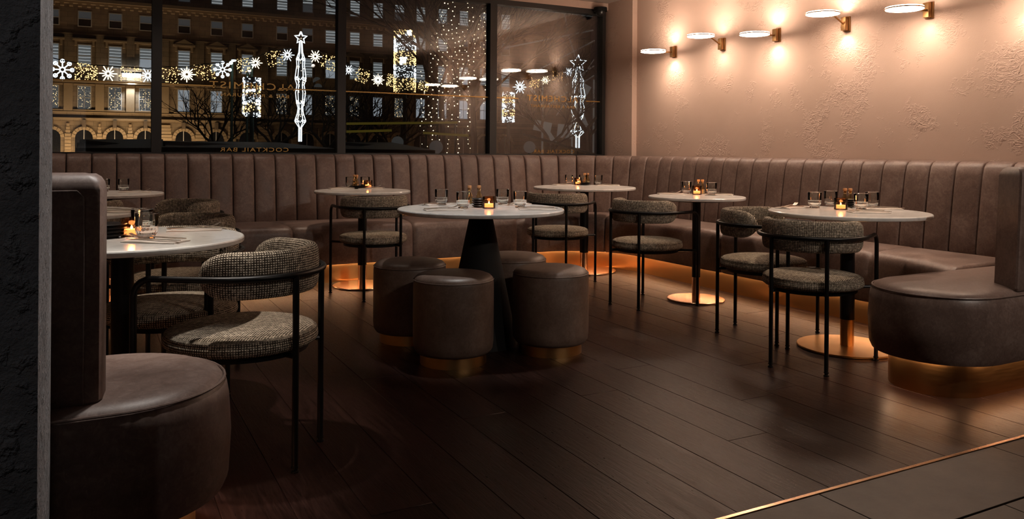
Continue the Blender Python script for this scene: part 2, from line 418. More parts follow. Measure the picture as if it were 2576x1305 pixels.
# ------------------------------------------------------------------ banquette
bq = thing('banquette', 'long mauve brown leather banquette with channelled back and brass plinth along the walls', 'bench')
B_R, B_Y, B_L, RB = 4.80, 7.00, -1.25, .85
F_R, F_Y, F_L, RF = 4.215, 6.26, -.66, .55
def path(lx, rx, ty, r, y_end, nstr=1, nc=14):
    """left side up, along the windows, right side down; returns (points, outward normals, piece index)"""
    P_ = []
    P_.append((lx, y_end, -1, 0, 0.))
    P_.append((lx, ty-r, -1, 0, 1.))
    for i in range(1, nc):
        a = PI - (PI/2)*i/nc; P_.append((lx+r+r*math.cos(a), ty-r+r*math.sin(a), math.cos(a), math.sin(a), 1+i/nc))
    P_.append((lx+r, ty, 0, 1, 2.)); P_.append((rx-r, ty, 0, 1, 3.))
    for i in range(1, nc):
        a = PI/2-(PI/2)*i/nc; P_.append((rx-r+r*math.cos(a), ty-r+r*math.sin(a), math.cos(a), math.sin(a), 3+i/nc))
    P_.append((rx, ty-r, 1, 0, 4.)); P_.append((rx, y_end, 1, 0, 5.))
    return P_
def at_len(P_):
    L = [0]
    for p, q in zip(P_, P_[1:]): L.append(L[-1]+math.hypot(q[0]-p[0], q[1]-p[1]))
    def f(s_):
        s_ = max(0, min(L[-1], s_))
        for i in range(len(P_)-1):
            if s_ <= L[i+1]:
                t = (s_-L[i])/(L[i+1]-L[i]); p, q = P_[i], P_[i+1]
                nx, ny = p[2]+(q[2]-p[2])*t, p[3]+(q[3]-p[3])*t; l = math.hypot(nx, ny)
                return p[0]+(q[0]-p[0])*t, p[1]+(q[1]-p[1])*t, nx/l, ny/l, p[4]+(q[4]-p[4])*t
        p = P_[-1]; return p
    return f, L[-1]
BP = path(B_L, B_R, B_Y, RB, 2.30, nc=24); bf, BL = at_len(BP)
PROF = [(.44, 0.0), (.47, .006), (.56, -.004), (.70, -.020), (.85, -.040), (.94, -.055), (.985, -.068), (1.010, -.088), (1.021, -.118), (1.021, -.178)]
# phase so that a seam falls at x = .351 on the window side
s_back0 = (B_Y-RB-2.30)+RB*PI/2
s_ref = s_back0+(.351-(B_L+RB)); pitch = .1755
s0 = s_ref-math.floor(s_ref/pitch)*pitch
seams = [0]+[s0+i*pitch for i in range(200) if .05 < s0+i*pitch < BL-.05]+[BL]
for sa, sb in zip(seams, seams[1:]):
    rows = []
    ts = (0, .012, .035, .075, .15, .32, .5, .68, .85, .925, .965, .988, 1)
    bs = (-.030, -.008, .001, .005, .0075, .010, .011, .010, .0075, .005, .001, -.008, -.030)
    ea, eb = sa+.0012, sb-.0012
    for t, kb in zip(ts, bs):
        x, y, nx, ny, _ = bf(ea+(eb-ea)*t)
        row = []
        for (z, o) in PROF:
            oo = o+(kb if z < 1.0 else kb*.55)
            row.append((x-nx*oo, y-ny*oo, z+(kb*.35 if z > 1.0 else 0)))
        rows.append(row)
    m_ = MB().grid(rows); m_.f = [tuple(reversed(f)) for f in m_.f]
    m_.build('back_panel', 'leather', bq)
# backing board closes the grooves behind the panels
rows = []
for i in range(80):
    x, y, nx, ny, _ = bf(BL*i/79); rows.append([(x+nx*.03, y+ny*.03, .15), (x+nx*.03, y+ny*.03, .45), (x+nx*.11, y+ny*.11, .99), (x+nx*.16, y+ny*.16, .99), (x+nx*.16, y+ny*.16, .15)])
MB().grid(rows, closed_u=True, cap0=True, cap1=True).build('backing_board', 'black_matte', bq, smooth=False)
# seat cushions lofted between the front line and the back line
FP = path(F_L, F_R, F_Y, RF, 2.66, nc=14); BP2 = path(B_L, B_R, B_Y, RB, 2.66, nc=14)
def by_param(P_, u):
    for p, q in zip(P_, P_[1:]):
        if u <= q[4]+1e-9:
            t = (u-p[4])/(q[4]-p[4]); nx, ny = p[2]+(q[2]-p[2])*t, p[3]+(q[3]-p[3])*t; l = math.hypot(nx, ny)
            return Vector((p[0]+(q[0]-p[0])*t, p[1]+(q[1]-p[1])*t, 0)), Vector((nx/l, ny/l, 0))
    p = P_[-1]; return Vector((p[0], p[1], 0)), Vector((p[2], p[3], 0))
def front_pt(u):
    p, n = by_param(FP, u)
    # the run sweeps inwards where it meets the rounded end seats
    if u < .35 or u > 4.65:
        t = (p.y-2.66)/.75
        if t < 1: p = p+Vector((.17*(1-t)**2.4 * (1 if u < 1 else -1), 0, 0))
    return p, n
def xy_u(x): return 2+(x-(F_L+RF))/((F_R-RF)-(F_L+RF))
def y_u(y): return 4+((F_Y-RF)-y)/((F_Y-RF)-2.66)
cuts = [0., .35, .75, 1.5, xy_u(.42), xy_u(1.39), xy_u(2.372), xy_u(3.35), 3.62, y_u(4.62), y_u(3.30), 5.]
SP = [(.035, .15), (.006, .158), (.0, .18), (-.004, .30), (0, .405), (.006, .435), (.024, .456), (.05, .466), (.10, .470)]
for ua, ub in zip(cuts, cuts[1:]):
    rows = []
    for t in (0, .006, .018, .04, .08, .15, .24, .33, .42, .5, .58, .67, .76, .85, .92, .96, .982, .994, 1):
        u = ua+(ub-ua)*t
        f_, n1 = front_pt(u); b_, n2 = by_param(BP2, u)
        d = b_-f_; L_ = d.length; d.normalize()
        e = max(0, 1-min(t, 1-t)/.04)**1.3  # soft ends
        row = []
        for (n_in, z) in SP: row.append(f_+d*(n_in+.022*e*e)+Vector((0, 0, z-.020*e*e*(z > .43))))
        for fr in (.35, .65, 1.0):
            row.append(f_+d*(.10+(L_+.03-.10)*fr)+Vector((0, 0, .470+(.004 if fr < .6 else (-.002 if fr < 1 else -.02))-.020*e*e)))
        row.append(f_+d*(L_+.03)+Vector((0, 0, .15)))
        rows.append(row)
    m_ = MB().grid(rows, closed_u=True, cap0=True, cap1=True)
    m_.f = [tuple(reversed(f)) for f in m_.f]
    m_.build('seat_cushion', 'leather', bq)
# brass plinth and LED strip under the overhang
def off_strip(o0, o1, z0, z1, name, m, n_=70, up=True, u0=0.03, u1=4.97):
    rows = []
    for i in range(n_):
        u = u0+(u1-u0)*i/(n_-1); p, n = front_pt(u); a = p+n*o0; b = p+n*o1
        rows.append([(a.x, a.y, z0), (a.x, a.y, z1), (b.x, b.y, z1), (b.x, b.y, z0)])
    m_ = MB().grid(rows, closed_u=True, cap0=True, cap1=True); m_.f = [tuple(reversed(f)) for f in m_.f]
    return m_.build(name, m, bq, angle=.4)
off_strip(.09, .11, 0, .15, 'plinth', 'brass')
off_strip(.058, .068, .1485, .1515, 'led_strip', 'led_glow')
def led(p, q, w_, inward=None):
    p, q = Vector((*p, .1475)), Vector((*q, .1475)); m_ = (p+q)/2; d = q-p
    o = light('AREA', 'led_light', m_, w_*d.length, (1, .60, .36), shape='RECTANGLE', size=d.length, size_y=.010)
    o.rotation_euler = (0, 0, math.atan2(d.y, d.x))
LEDW = 1.45
us = [.1, .6, 1.0, 1.33, 1.67, 2.0, 2.33, 2.67, 3.0, 3.25, 3.5, 3.75, 4.0, 4.33, 4.67, 4.97]
for ua, ub in zip(us, us[1:]):
    (pa, na), (pb, nb) = front_pt(ua), front_pt(ub); pa = pa+na*.062; pb = pb+nb*.062
    led(pa.xy, pb.xy, LEDW)
# rounded end seats
def stadium(xc, xe, yc, r, inset, n_=20):
    rr = r-inset; sgn = 1 if xc > xe else -1   # sgn 1: round end points to -x
    pts = []
    for i in range(n_+1):
        a = PI/2+PI*i/n_; pts.append((xe+sgn*rr*math.cos(a), yc+rr*math.sin(a)))
    pts = [(xc, yc+rr)]+pts+[(xc, yc-rr)]
    return pts
def pod(xc, xe, yc, r):
    prof = [(.045, .15), (.012, .158), (.0, .185), (-.006, .30), (0, .40), (.006, .432), (.022, .455), (.05, .467), (.10, .472), (.2, .474)]
    rows = [[(p[0], p[1], z) for p in stadium(xc, xe, yc, r, i_)] for (i_, z) in prof]
    m_ = MB().grid(rows, closed_u=True, cap0=True, cap1=True)
    if xc < xe: m_.f = [tuple(reversed(f)) for f in m_.f]
    m_.build('end_seat', 'leather', bq)
    MB().tube([(p[0], p[1], .449) for p in stadium(xc, xe, yc, r, .0115)], .0035, 6).build('piping', 'leather', bq)
    rows = [[(p[0], p[1], z) for p in stadium(xc, xe, yc, r, .085)] for z in (0, .15)]
    m_ = MB().grid(rows, closed_u=True); 
    if xc < xe: m_.f = [tuple(reversed(f)) for f in m_.f]
    m_.build('end_plinth', 'brass', bq, angle=.5)
    s1_, s2_ = stadium(xc, xe, yc, r, .056), stadium(xc, xe, yc, r, .066)
    for q0, q1 in ((0, 1), (1, 8), (8, 14), (14, 21), (21, 22)): led(s1_[q0], s1_[q1], LEDW) if q0 else led(((s1_[0][0]+s1_[1][0])/2, s1_[1][1]), s1_[1], LEDW)
    MB().grid([[(p[0], p[1], .1493) for p in s1_], [(p[0], p[1], .1493) for p in s2_]]).build('led_strip', 'led_glow', bq)
pod(4.90, 3.485, 2.36, .295)
pod(-1.40, .05, 2.37, .295)
# dividers standing on the end seats
def divider(pts_near, pts_far, z0, z1):
    ring = [Vector((*p, 0)) for p in pts_near+pts_far]
    c = sum(ring, Vector())/len(ring)
    m_ = MB(); prof = [(.006, z0), (0, z0+.012), (0, z1-.04), (.004, z1-.022), (.012, z1-.009), (.024, z1-.001), (.04, z1+.001)]
    rows = []
    for ins, z in prof:
        row = []
        for q in ring:
            d = c-q; row.append(q+Vector((ins if d.x > 0 else -ins, ins if d.y > 0 else -ins, z))+Vector((.035*(z-z0)/(z1-z0)*(q.x < 3.8 and q.x > 2), 0, 0)))
        rows.append(row)
    m_.grid(rows, closed_u=True, cap0=True, cap1=True); return m_
d1 = divider([(4.88, 2.085), (3.645, 2.085), (3.634, 2.090)], [(3.632, 2.10), (3.72, 2.245), (3.74, 2.255), (4.88, 2.255)], .462, 1.012)
d1.f = [tuple(reversed(f)) for f in d1.f]
d1 = d1.build('end_panel', 'leather', bq, angle=.5)
d2 = divider([(-1.30, 2.13), (.006, 2.13), (.018, 2.136)], [(.026, 2.15), (.034, 2.215), (.026, 2.232), (.006, 2.24), (-1.30, 2.24)], .462, 1.012)
d2 = d2.build('end_panel', 'leather', bq, angle=.5)
MB().tube([(4.7, 2.0835, .955), (3.70, 2.0835, .955), (3.685, 2.0835, .94), (3.685, 2.0835, .47)], .0022, 6).build('piping', 'leather', bq)
MB().tube([(-1.2, 2.1285, .972), (-.03, 2.1285, .972), (-.015, 2.1285, .957), (-.015, 2.1285, .47)], .0022, 6).build('piping', 'leather', bq)

# ------------------------------------------------------------------ chairs
HR = .262
def chair_proto(label, loc, rz):
    t = thing('dining_chair', label, 'chair', loc, rz, 'tweed armchairs at the tables')
    sp = [(0, .392), (.206, .392), (.232, .396), (.2435, .405), (.2465, .416), (.2455, .428), (.241, .437), (.243, .440), (.240, .445), (.230, .451), (.212, .456), (.16, .461), (.10, .463), (.05, .4635), (0, .464)]
    MB().lathe(sp, 56, uvs=True).build('seat', 'tweed', t, angle=1.2)
    # curled backrest
    n_ = 40; a0, a1 = math.radians(77), math.radians(283)
    rows = []
    sec = []
    for k_ in range(20):
        a = 2*PI*k_/20; ca, sa = math.cos(a), math.sin(a)
        sec.append((math.copysign(abs(ca)**.62, ca)*.026, math.copysign(abs(sa)**.55, sa)*.078))
    per = [0]
    for i in range(1, 21):
        p, q = sec[i-1], sec[i % 20]; per.append(per[-1]+math.hypot(q[0]-p[0], q[1]-p[1]))
    for i in range(n_+1):
        t_ = i/n_; a = a0+(a1-a0)*t_
        e = min(t_, 1-t_)*(a1-a0)*.22/.105
        kz = 1 if e >= 1 else max(.06, math.sqrt(max(0, 1-(1-e)**2)))
        kr = 1 if e >= 1 else max(.15, kz**.6)
        R = .222
        rows.append([((R+o*kr)*math.cos(a), (R+o*kr)*math.sin(a), .660+h*kz) for (o, h) in sec])
    MB().grid(rows, closed_u=True, cap0=True, cap1=True, uv=lambda i, j: ((a0+(a1-a0)*i/n_)*.235, per[min(j, 20)])).build('backrest', 'tweed', t, angle=1.3)
    # arm rail: hoop with bends down to the front legs
    pts = []
    for sgn in (1, -1):
        pp = []
        for i in range(6):
            a = PI/2*i/5; pp.append((.180+.055*math.sin(a), sgn*.256, .655-.055*(1-math.cos(a))))
        pts.append(pp)
    left = list(reversed(pts[0]))+[(.10, .262, .655)]
    arc = [(HR*math.cos(PI/2+PI*i/28), HR*math.sin(PI/2+PI*i/28), .655) for i in range(29)]
    right = [(.10, -.262, .655)]+pts[1]
    MB().tube(left+arc+right, .0105, 10).build('arm_rail', 'black_metal', t)
    for (lx, ly, top) in ((.235, .256, .605), (.235, -.256, .605), (-.226, .134, .655), (-.226, -.134, .655)):
        l = MB().tube([(lx, ly, .022), (lx, ly, top)], .0105, 10).build('leg', 'black_metal', t)
        MB().lathe([(.0135, 0), (.0135, .006), (.009, .008), (.009, .014), (.0125, .016), (.0125, .022), (.0, .022)], 10, (lx, ly, 0)).build('foot', 'black_metal', l)
    fr = MB().lathe([(.185, .374), (.215, .374), (.215, .392), (.185, .392)], 32, cap=False)
    for (lx, ly) in ((.235, .256), (.235, -.256), (-.226, .134), (-.226, -.134)):
        d = Vector((lx, ly, 0)); e = d.normalized()*.20
        fr.tube([(e.x, e.y, .383), (lx, ly, .383)], .009, 8)
    fr.build('seat_frame', 'black_metal', t)
    return t
CH = [((.472, 2.925), 149, 'tweed armchair nearest the camera, beside the rounded left bench end'),
      ((.285, 3.50), 240, 'tweed armchair half hidden under the nearest left table top, behind the nearest chair'),
      ((.385, 4.25), 197, 'tweed armchair curled round the middle table of the left row'),
      ((.48, 5.50), 197, 'tweed armchair against the window bench, highest backrest beside the far left table'),
      ((-.07, 5.79), 80, 'tweed armchair mostly hidden behind the left divider, its backrest just below the far left table'),
      ((1.835, 5.67), 89, 'tweed armchair with its back to the camera at the copper footed table below the windows'),
      ((3.32, 5.516), 43, 'tweed armchair between the stools and the corner table, partly behind the dark cone table'),
      ((3.465, 4.535), 10, 'tweed armchair seen from behind at the small round table on a slim pole'),
      ((3.505, 3.475), -66, 'tweed armchair turned sideways on the far side of the right table, behind another armchair'),
      ((3.27, 2.905), 25.6, 'tweed armchair in front of the right table with the big brass disc foot')]
c0 = None
for (xy, ph, lb) in CH:
    if c0 is None: c0 = chair_proto(lb, (*xy, 0), math.radians(ph))
    else: clone(c0, (*xy, 0), math.radians(ph), lb, scale=(1, 1, 1))
    if xy[0] < 1: [o for o in COL.objects if o.get('label') == lb][0].scale = (1.055, 1.055, 1)

# ------------------------------------------------------------------ tables
def table(x, y, R, pole, base, label, metal='copper_brass', up=.165):
    t = thing('pedestal_table', label, 'table', (x, y, 0), 0, 'round white topped pedestal tables')
    MB().lathe([(0, .728), (R-.006, .728), (R-.001, .731), (R, .735), (R, .744), (R-.002, .748), (R-.006, .75), (0, .75)], 72).build('tabletop', 'quartz', t, angle=.3)
    MB().lathe([(0, .716), (R*.62, .716), (R*.62, .7275), (0, .7275)], 40).build('top_plate', 'black_metal', t)
    MB().lathe([(pole, up), (pole, .716)], 28).build('pole', 'black_metal', t)
    MB().lathe([(pole*.93, .012), (pole*.93, up)], 28).build('pole_sleeve', metal, t)
    MB().lathe([(0, 0), (base-.004, 0), (base, .003), (base, .009), (base-.003, .012), (0, .0135)], 64).build('base_disc', metal, t, angle=.5)
    return t
TB = dict(t1=(1.885, 6.10, .372), t2=(3.90, 6.02, .455), t3=(3.88, 4.50, .345), t4=(3.69, 3.035, .42), L1=(.10, 3.19, .415), L2=(-.17, 4.60, .40), L3=(.10, 6.35, .37), M=(1.917, 4.01, .462))
table(*TB['t1'], .034, .226, 'small round white table on a copper foot below the windows, behind one armchair')
table(*TB['t2'], .038, .285, 'large round white table in the far corner of the banquette')
table(*TB['t3'], .030, .205, 'small round white table on a slim pole and small copper disc along the right wall')
table(*TB['t4'], .038, .262, 'round white table on the right standing on a big brass disc', 'brass', .158)
table(*TB['L1'], .038, .24, 'round white table nearest the camera at the left, cropped by the bench divider')
table(*TB['L2'], .034, .22, 'round white table in the middle of the left row, a sliver beside the divider')
table(*TB['L3'], .034, .22, 'round white table farthest back in the left row, in the window corner')
mt = thing('cone_table', 'large round white table on a black cone pedestal in the middle, ringed by stools', 'table', (TB['M'][0], TB['M'][1], 0))
R = TB['M'][2]
MB().lathe([(0, .728), (R-.006, .728), (R-.001, .731), (R, .735), (R, .744), (R-.002, .748), (R-.006, .75), (0, .75)], 80).build('tabletop', 'quartz', mt, angle=.3)
MB().lathe([(0, .716), (.25, .716), (.25, .7275), (0, .7275)], 40).build('top_plate', 'black_metal', mt)
MB().lathe([(.208, 0), (.205, .01), (.062, .716)], 40).build('cone_pedestal', 'black_matte', mt)

# ------------------------------------------------------------------ stools
def stool(loc, label):
    t = thing('pouf_stool', label, 'stool', (*loc, 0), 0, 'leather drum stools round the cone table')
    MB().lathe([(.15, .052), (.188, .058), (.200, .075), (.204, .11), (.205, .25), (.204, .40), (.201, .418), (.2, .421)], 48).build('body', 'stool_leather', t, angle=1.2)
    MB().lathe([(.2, .4205), (.198, .428), (.186, .440), (.165, .448), (.10, .454), (0, .456)], 48).build('seat_top', 'stool_leather', t, angle=1.2)
    MB().lathe([(.2025, .4175), (.2050, .4205), (.2025, .4235), (.199, .4205)], 48, cap=False).build('piping', 'stool_leather', t)
    MB().lathe([(.168, 0), (.168, .06)], 48).build('base_ring', 'brass', t)
    return t
s_ = stool((1.63, 3.725), 'brown leather drum stool nearest the camera in front of the cone table')
for loc, lb in (((1.598, 4.27), 'brown leather drum stool at the back left of the cone table'), ((2.186, 3.70), 'brown leather drum stool at the right front of the cone table, fully in view'),
                ((2.245, 4.255), 'brown leather drum stool half hidden behind the cone pedestal')):
    clone(s_, (*loc, 0), 0, lb)

# ------------------------------------------------------------------ tableware
G_FOOT = MB().lathe([(0, 0), (.025, 0), (.0275, .002), (.0278, .010), (.0290, .015), (.0330, .023), (.0360, .031), (.0374, .041), (.0381, .0455), (.0374, .0475), (.0350, .0472), (.0338, .036), (.029, .022), (.020, .0165), (0, .016)], 80, flute=(.018, .043, .022, 20)).mesh('fluted_cup', 'tumbler_glass', angle=.8)
G_BOWL = MB().lathe([(.0366, .0478), (.0374, .062), (.0386, .091), (.0389, .0928), (.0384, .094), (.0376, .093), (.0365, .062), (.0357, .0478)], 60, cap=False).mesh('upper_wall', 'clear_glass', angle=1.0)
G_RIM = MB().tube([(.0384*math.cos(2*PI*q/40), .0384*math.sin(2*PI*q/40), .0935) for q in range(41)], .0007, 5).mesh('rim', 'tumbler_glass')
def tumbler(x, y, label):
    t = thing('glass_tumbler', label, 'glass', (x, y, .7502), random.random(), 'glass tumblers on the tables')
    for n_, m_ in (('fluted_cup', G_FOOT), ('upper_wall', G_BOWL), ('rim', G_RIM)):
        o = bpy.data.objects.new(n_, m_); COL.objects.link(o); o.parent = t
    return t
VP = [(.034, 0), (.036, .002), (.036, .064), (.035, .066), (.0335, .064), (.0335, .008), (0, .008)]
v_out = MB().lathe(VP, 60, flute=(.001, .063, .012, 20)).mesh('holder', 'amber_glass', angle=1.0)
v_wax = MB().lathe([(0, .0085), (.027, .0085), (.027, .026), (.024, .025), (0, .025)], 20).mesh('tea_light', 'wax')
v_fl = MB().lathe([(0, .0255), (.0034, .028), (.0045, .031), (.003, .036), (0, .042)], 10).mesh('flame', 'flame')
def votive(x, y, label, g='lit candle holders on the tables'):
    t = thing('candle_holder', label, 'candle', (x, y, .7502), 0, g)
    for n_, m_ in (('holder', v_out), ('tea_light', v_wax), ('flame', v_fl)):
        o = bpy.data.objects.new(n_, m_); COL.objects.link(o); o.parent = t
    light('POINT', 'candle_light', (x, y, .81), .35, (1, .5, .2), shadow_soft_size=.012)
    return t
bo = MB().lathe([(0, 0), (.017, 0), (.0185, .003), (.0185, .045), (.016, .058), (.0095, .070), (.009, .086), (.0115, .090), (.0115, .094), (.008, .094), (.008, .072), (.014, .056), (.0165, .044), (.0165, .004), (0, .004)], 24).mesh('glass_body', 'bottle_glass', angle=.9)
bc = MB().lathe([(0, .084), (.0075, .084), (.0078, .095), (.0115, .096), (.012, .108), (.010, .111), (0, .1115)], 16).mesh('cork', 'cork')
bl_o = MB().lathe([(0, .005), (.0158, .005), (.0158, .036), (0, .036)], 16).mesh('filling', 'oil')
bl_s = MB().lathe([(0, .005), (.0158, .005), (.0158, .036), (0, .036)], 16).mesh('filling', 'salt')
def bottle(x, y, z, label, fill=0):
    t = thing('condiment_bottle', label, 'bottle', (x, y, z), 0, 'corked condiment bottles')
    for n_, m_ in (('glass_body', bo), ('cork', bc), ('filling', bl_s if fill else bl_o)):
        o = bpy.data.objects.new(n_, m_); COL.objects.link(o); o.parent = t
    return t
PM = MB().lathe([(0, 0), (.045, 0), (.05, .002), (.074, .009), (.076, .011), (.074, .0122), (.05, .006), (0, .005)], 40).mesh('side_plate', 'black_ceramic')
def plates(x, y, n_, where, sc_=1.0):
    for i in range(n_):
        o = bpy.data.objects.new('side_plate', PM); COL.objects.link(o); o.location = (x, y, .7502+i*.0125); o.scale = (sc_, sc_, 1)
        pos = ('the only one' if n_ == 1 else 'topmost of its stack' if i == n_-1 else 'lowest of its stack' if i == 0 else ['', 'second from the bottom', 'third from the bottom'][i])
        tag(o, 'black side plate on %s, %s' % (where, pos), 'plate', 'stacked black side plates')
def wavy(L_, W_, th, amp, seed):
    r_ = random.Random(seed); ph = r_.random()*6; rows = []
    nx_ = 10
    top = []; bot = []
    for i in range(nx_+1):
        t = i/nx_; z = amp*(.5+.5*math.sin(ph+t*7))*(1 if .05 < t < .95 else .3)
        top.append((t, z))
    m_ = MB()
    for i in range(nx_+1):
        t, z = top[i]; xx = (t-.5)*L_; w2 = W_/2*(1+.04*math.sin(5*t+ph))
        rows.append([(xx, -w2, 0), (xx, w2, 0), (xx, w2+.001, th*.6+z*.6), (xx, w2*.5, th+z), (xx, -w2*.5, th+z*.8), (xx, -w2-.001, th*.6+z)])
    return m_.grid(rows, closed_u=True, cap0=True, cap1=True)
nap_m = [wavy(.20, .10, .0045, .0035, s).mesh('napkin', 'linen', angle=.8) for s in range(4)]
def fork_mesh():
    m_ = MB()
    m_.grid([[(x, -wd, z), (x, wd, z), (x, wd, z+.0035), (x, -wd, z+.0035)] for (x, wd, z) in ((-.10, .004, 0), (-.095, .0065, 0), (-.05, .005, .001), (0, .003, .004), (.03, .003, .005), (.042, .010, .003), (.055, .0115, .002))], closed_u=True, cap0=True, cap1=True)
    for k_ in (-1.5, -.5, .5, 1.5):
        y0 = k_*.006
        m_.grid([[(x, y0-.0016, z), (x, y0+.0016, z), (x, y0+.0016, z+.0016), (x, y0-.0016, z+.0016)] for (x, z) in ((.053, .002), (.075, .006), (.098, .017))], closed_u=True, cap0=True, cap1=True)
    return m_.mesh('fork', 'steel')
def knife_mesh():
    m_ = MB()
    m_.grid([[(x, -a, 0), (x, b_, 0), (x, b_, .0025), (x, -a, .0025)] for (x, a, b_) in ((-.105, .004, .004), (-.10, .007, .007), (-.02, .006, .006), (0, .004, .005), (.02, .005, .009), (.08, .005, .010), (.10, .004, .006), (.112, .001, .001))], closed_u=True, cap0=True, cap1=True)
    return m_.mesh('knife', 'steel')
FM, KM = fork_mesh(), knife_mesh()
NS = [0]
def setting(x, y, ang, where):
    a = math.radians(ang); NS[0] += 1
    def put(name, me, dx, dy, z, da, lb, cat, grp):
        o = bpy.data.objects.new(name, me); COL.objects.link(o)
        o.location = (x+dx*math.cos(a)-dy*math.sin(a), y+dx*math.sin(a)+dy*math.cos(a), .7502+z); o.rotation_euler.z = a+math.radians(da)
        tag(o, lb, cat, grp)
    put('napkin', nap_m[NS[0] % 4], 0, 0, 0, 0, 'folded linen napkin %s' % where, 'napkin', 'napkins laid on the tables')
    put('fork', FM, -.005, .018, .0088, 8+180*(ang < -20), 'steel fork lying on the napkin %s' % where, 'fork', 'forks on the napkins')
    put('knife', KM, .005, -.018, .0088, -5+180*(ang < -20), 'steel knife lying on the napkin %s' % where, 'knife', 'knives on the napkins')
CA, SA = .88508, .46544
def PX(px, py, z=.75):
    """table point under a place in the photograph"""
    a = px-1288+.007*(py-377); b_ = py-377-.007*(px-1288); d = 2010*(CAMH-z)/b_; l = a*d/2010
    return CA*l+SA*d, -SA*l+CA*d
where = {'M': 'the cone table', 't1': 'the copper footed window table', 't2': 'the far corner table', 't3': 'the small slim-pole table', 't4': 'the right brass-disc table', 'L1': 'the nearest left table', 'L2': 'the middle left table', 'L3': 'the far left table'}
def on(k_, px, py, marg=.05):
    x, y = PX(px, py); tx, ty, R_ = TB[k_]; d = math.hypot(x-tx, y-ty)
    if d > R_-marg: x, y = tx+(x-tx)*(R_-marg)/d, ty+(y-ty)*(R_-marg)/d
    return x, y
GL = [('M', 1110, 516, 'at the far left'), ('M', 1165, 525, 'in front, left of the black plates'), ('M', 1264, 515, 'behind the candle'), ('M', 1308, 523, 'at the right beside a napkin'),
      ('t4', 2049, 524, 'leftmost, in front'), ('t4', 2076, 516, 'left, the rear one'), ('t4', 2166, 528, 'front, right of the candle'), ('t4', 2202, 522, 'rightmost'),
      ('t3', 1720, 486, 'left of the candle'), ('t3', 1790, 491, 'right of the candle'), ('t2', 1410, 462, 'left of the candle'), ('t2', 1462, 459, 'behind the black plate'), ('t2', 1526, 463, 'at the right end'),
      ('t1', 856, 470, 'left, beside the bottles'), ('t1', 930, 464, 'behind the candle'), ('L1', 369, 603, 'in front, large in view'), ('L1', 357, 588, 'the rear one, behind another tumbler'), ('L3', 311, 481, 'in the middle of view'), ('L3', 262, 482, 'half hidden by the divider')]
for k_, px, py, lb in GL:
    tumbler(*on(k_, px, py), 'ribbed clear glass tumbler on %s, %s' % (where[k_], lb))
for k_, px, py in (('M', 1230, 524), ('t4', 2115, 527), ('t3', 1753, 489), ('t2', 1447, 462.5), ('t1', 941, 468), ('L1', 331, 594)):
    votive(*on(k_, px, py), 'lit candle in a ribbed amber glass on %s' % where[k_])
for k_, px, py, n_, s1 in (('M', 1207, 521, 4, .62), ('t4', 2125, 519, 4, .82), ('t2', 1468, 462, 2, .9), ('t1', 899, 468, 2, 1.1), ('L1', 262, 597, 4, 1.0)):
    x, y = on(k_, px, py, .08); plates(x, y, n_, where[k_], s1)
for k_, px, py, fl_, lb in (('M', 1181, 513, 0, 'left'), ('M', 1205, 513, 1, 'right'), ('t4', 2119, 511, 0, 'left'), ('t4', 2144, 511, 1, 'right'), ('t3', 1760, 484, 0, 'left'), ('t3', 1776, 485, 1, 'right'),
                            ('t2', 1472, 458, 0, 'left'), ('t2', 1484, 462, 1, 'right'), ('t1', 863, 467, 0, 'left'), ('t1', 871, 465, 1, 'right')):
    x, y = on(k_, px, py); bottle(x, y, .7502, 'little corked glass bottle on %s, %s of the pair' % (where[k_], lb), fl_)
ST = [('M', 1062, 512, 15, 'at the far left of the cone table'), ('M', 1115, 529, -10, 'at the front left of the cone table'), ('M', 1300, 515, 35, 'at the far right of the cone table'), ('M', 1352, 527, -25, 'at the front right of the cone table'),
      ('t4', 1992, 523, 10, 'at the left of the right brass-disc table'), ('t4', 2185, 535, -30, 'at the front of the right brass-disc table'), ('t4', 2262, 524, -35, 'at the right of the right brass-disc table'),
      ('t3', 1672, 488, -20, 'at the left of the small slim-pole table'), ('t3', 1828, 490, -45, 'at the right of the small slim-pole table'), ('t2', 1378, 463, 10, 'at the left of the far corner table'), ('t2', 1553, 466, -40, 'at the right of the far corner table'),
      ('t1', 836, 474, 5, 'at the left of the copper footed window table'), ('t1', 972, 465, -10, 'at the right of the copper footed window table'), ('L1', 392, 608, -38, 'in front on the nearest left table'), ('L1', 500, 578, -10, 'at the back of the nearest left table'),
      ('L2', 285, 533, -30, 'on the middle left table'), ('L3', 340, 484, -20, 'on the far left table')]
for k_, px, py, a, lb in ST:
    x, y = on(k_, px, py, .10); setting(x, y, a, lb)

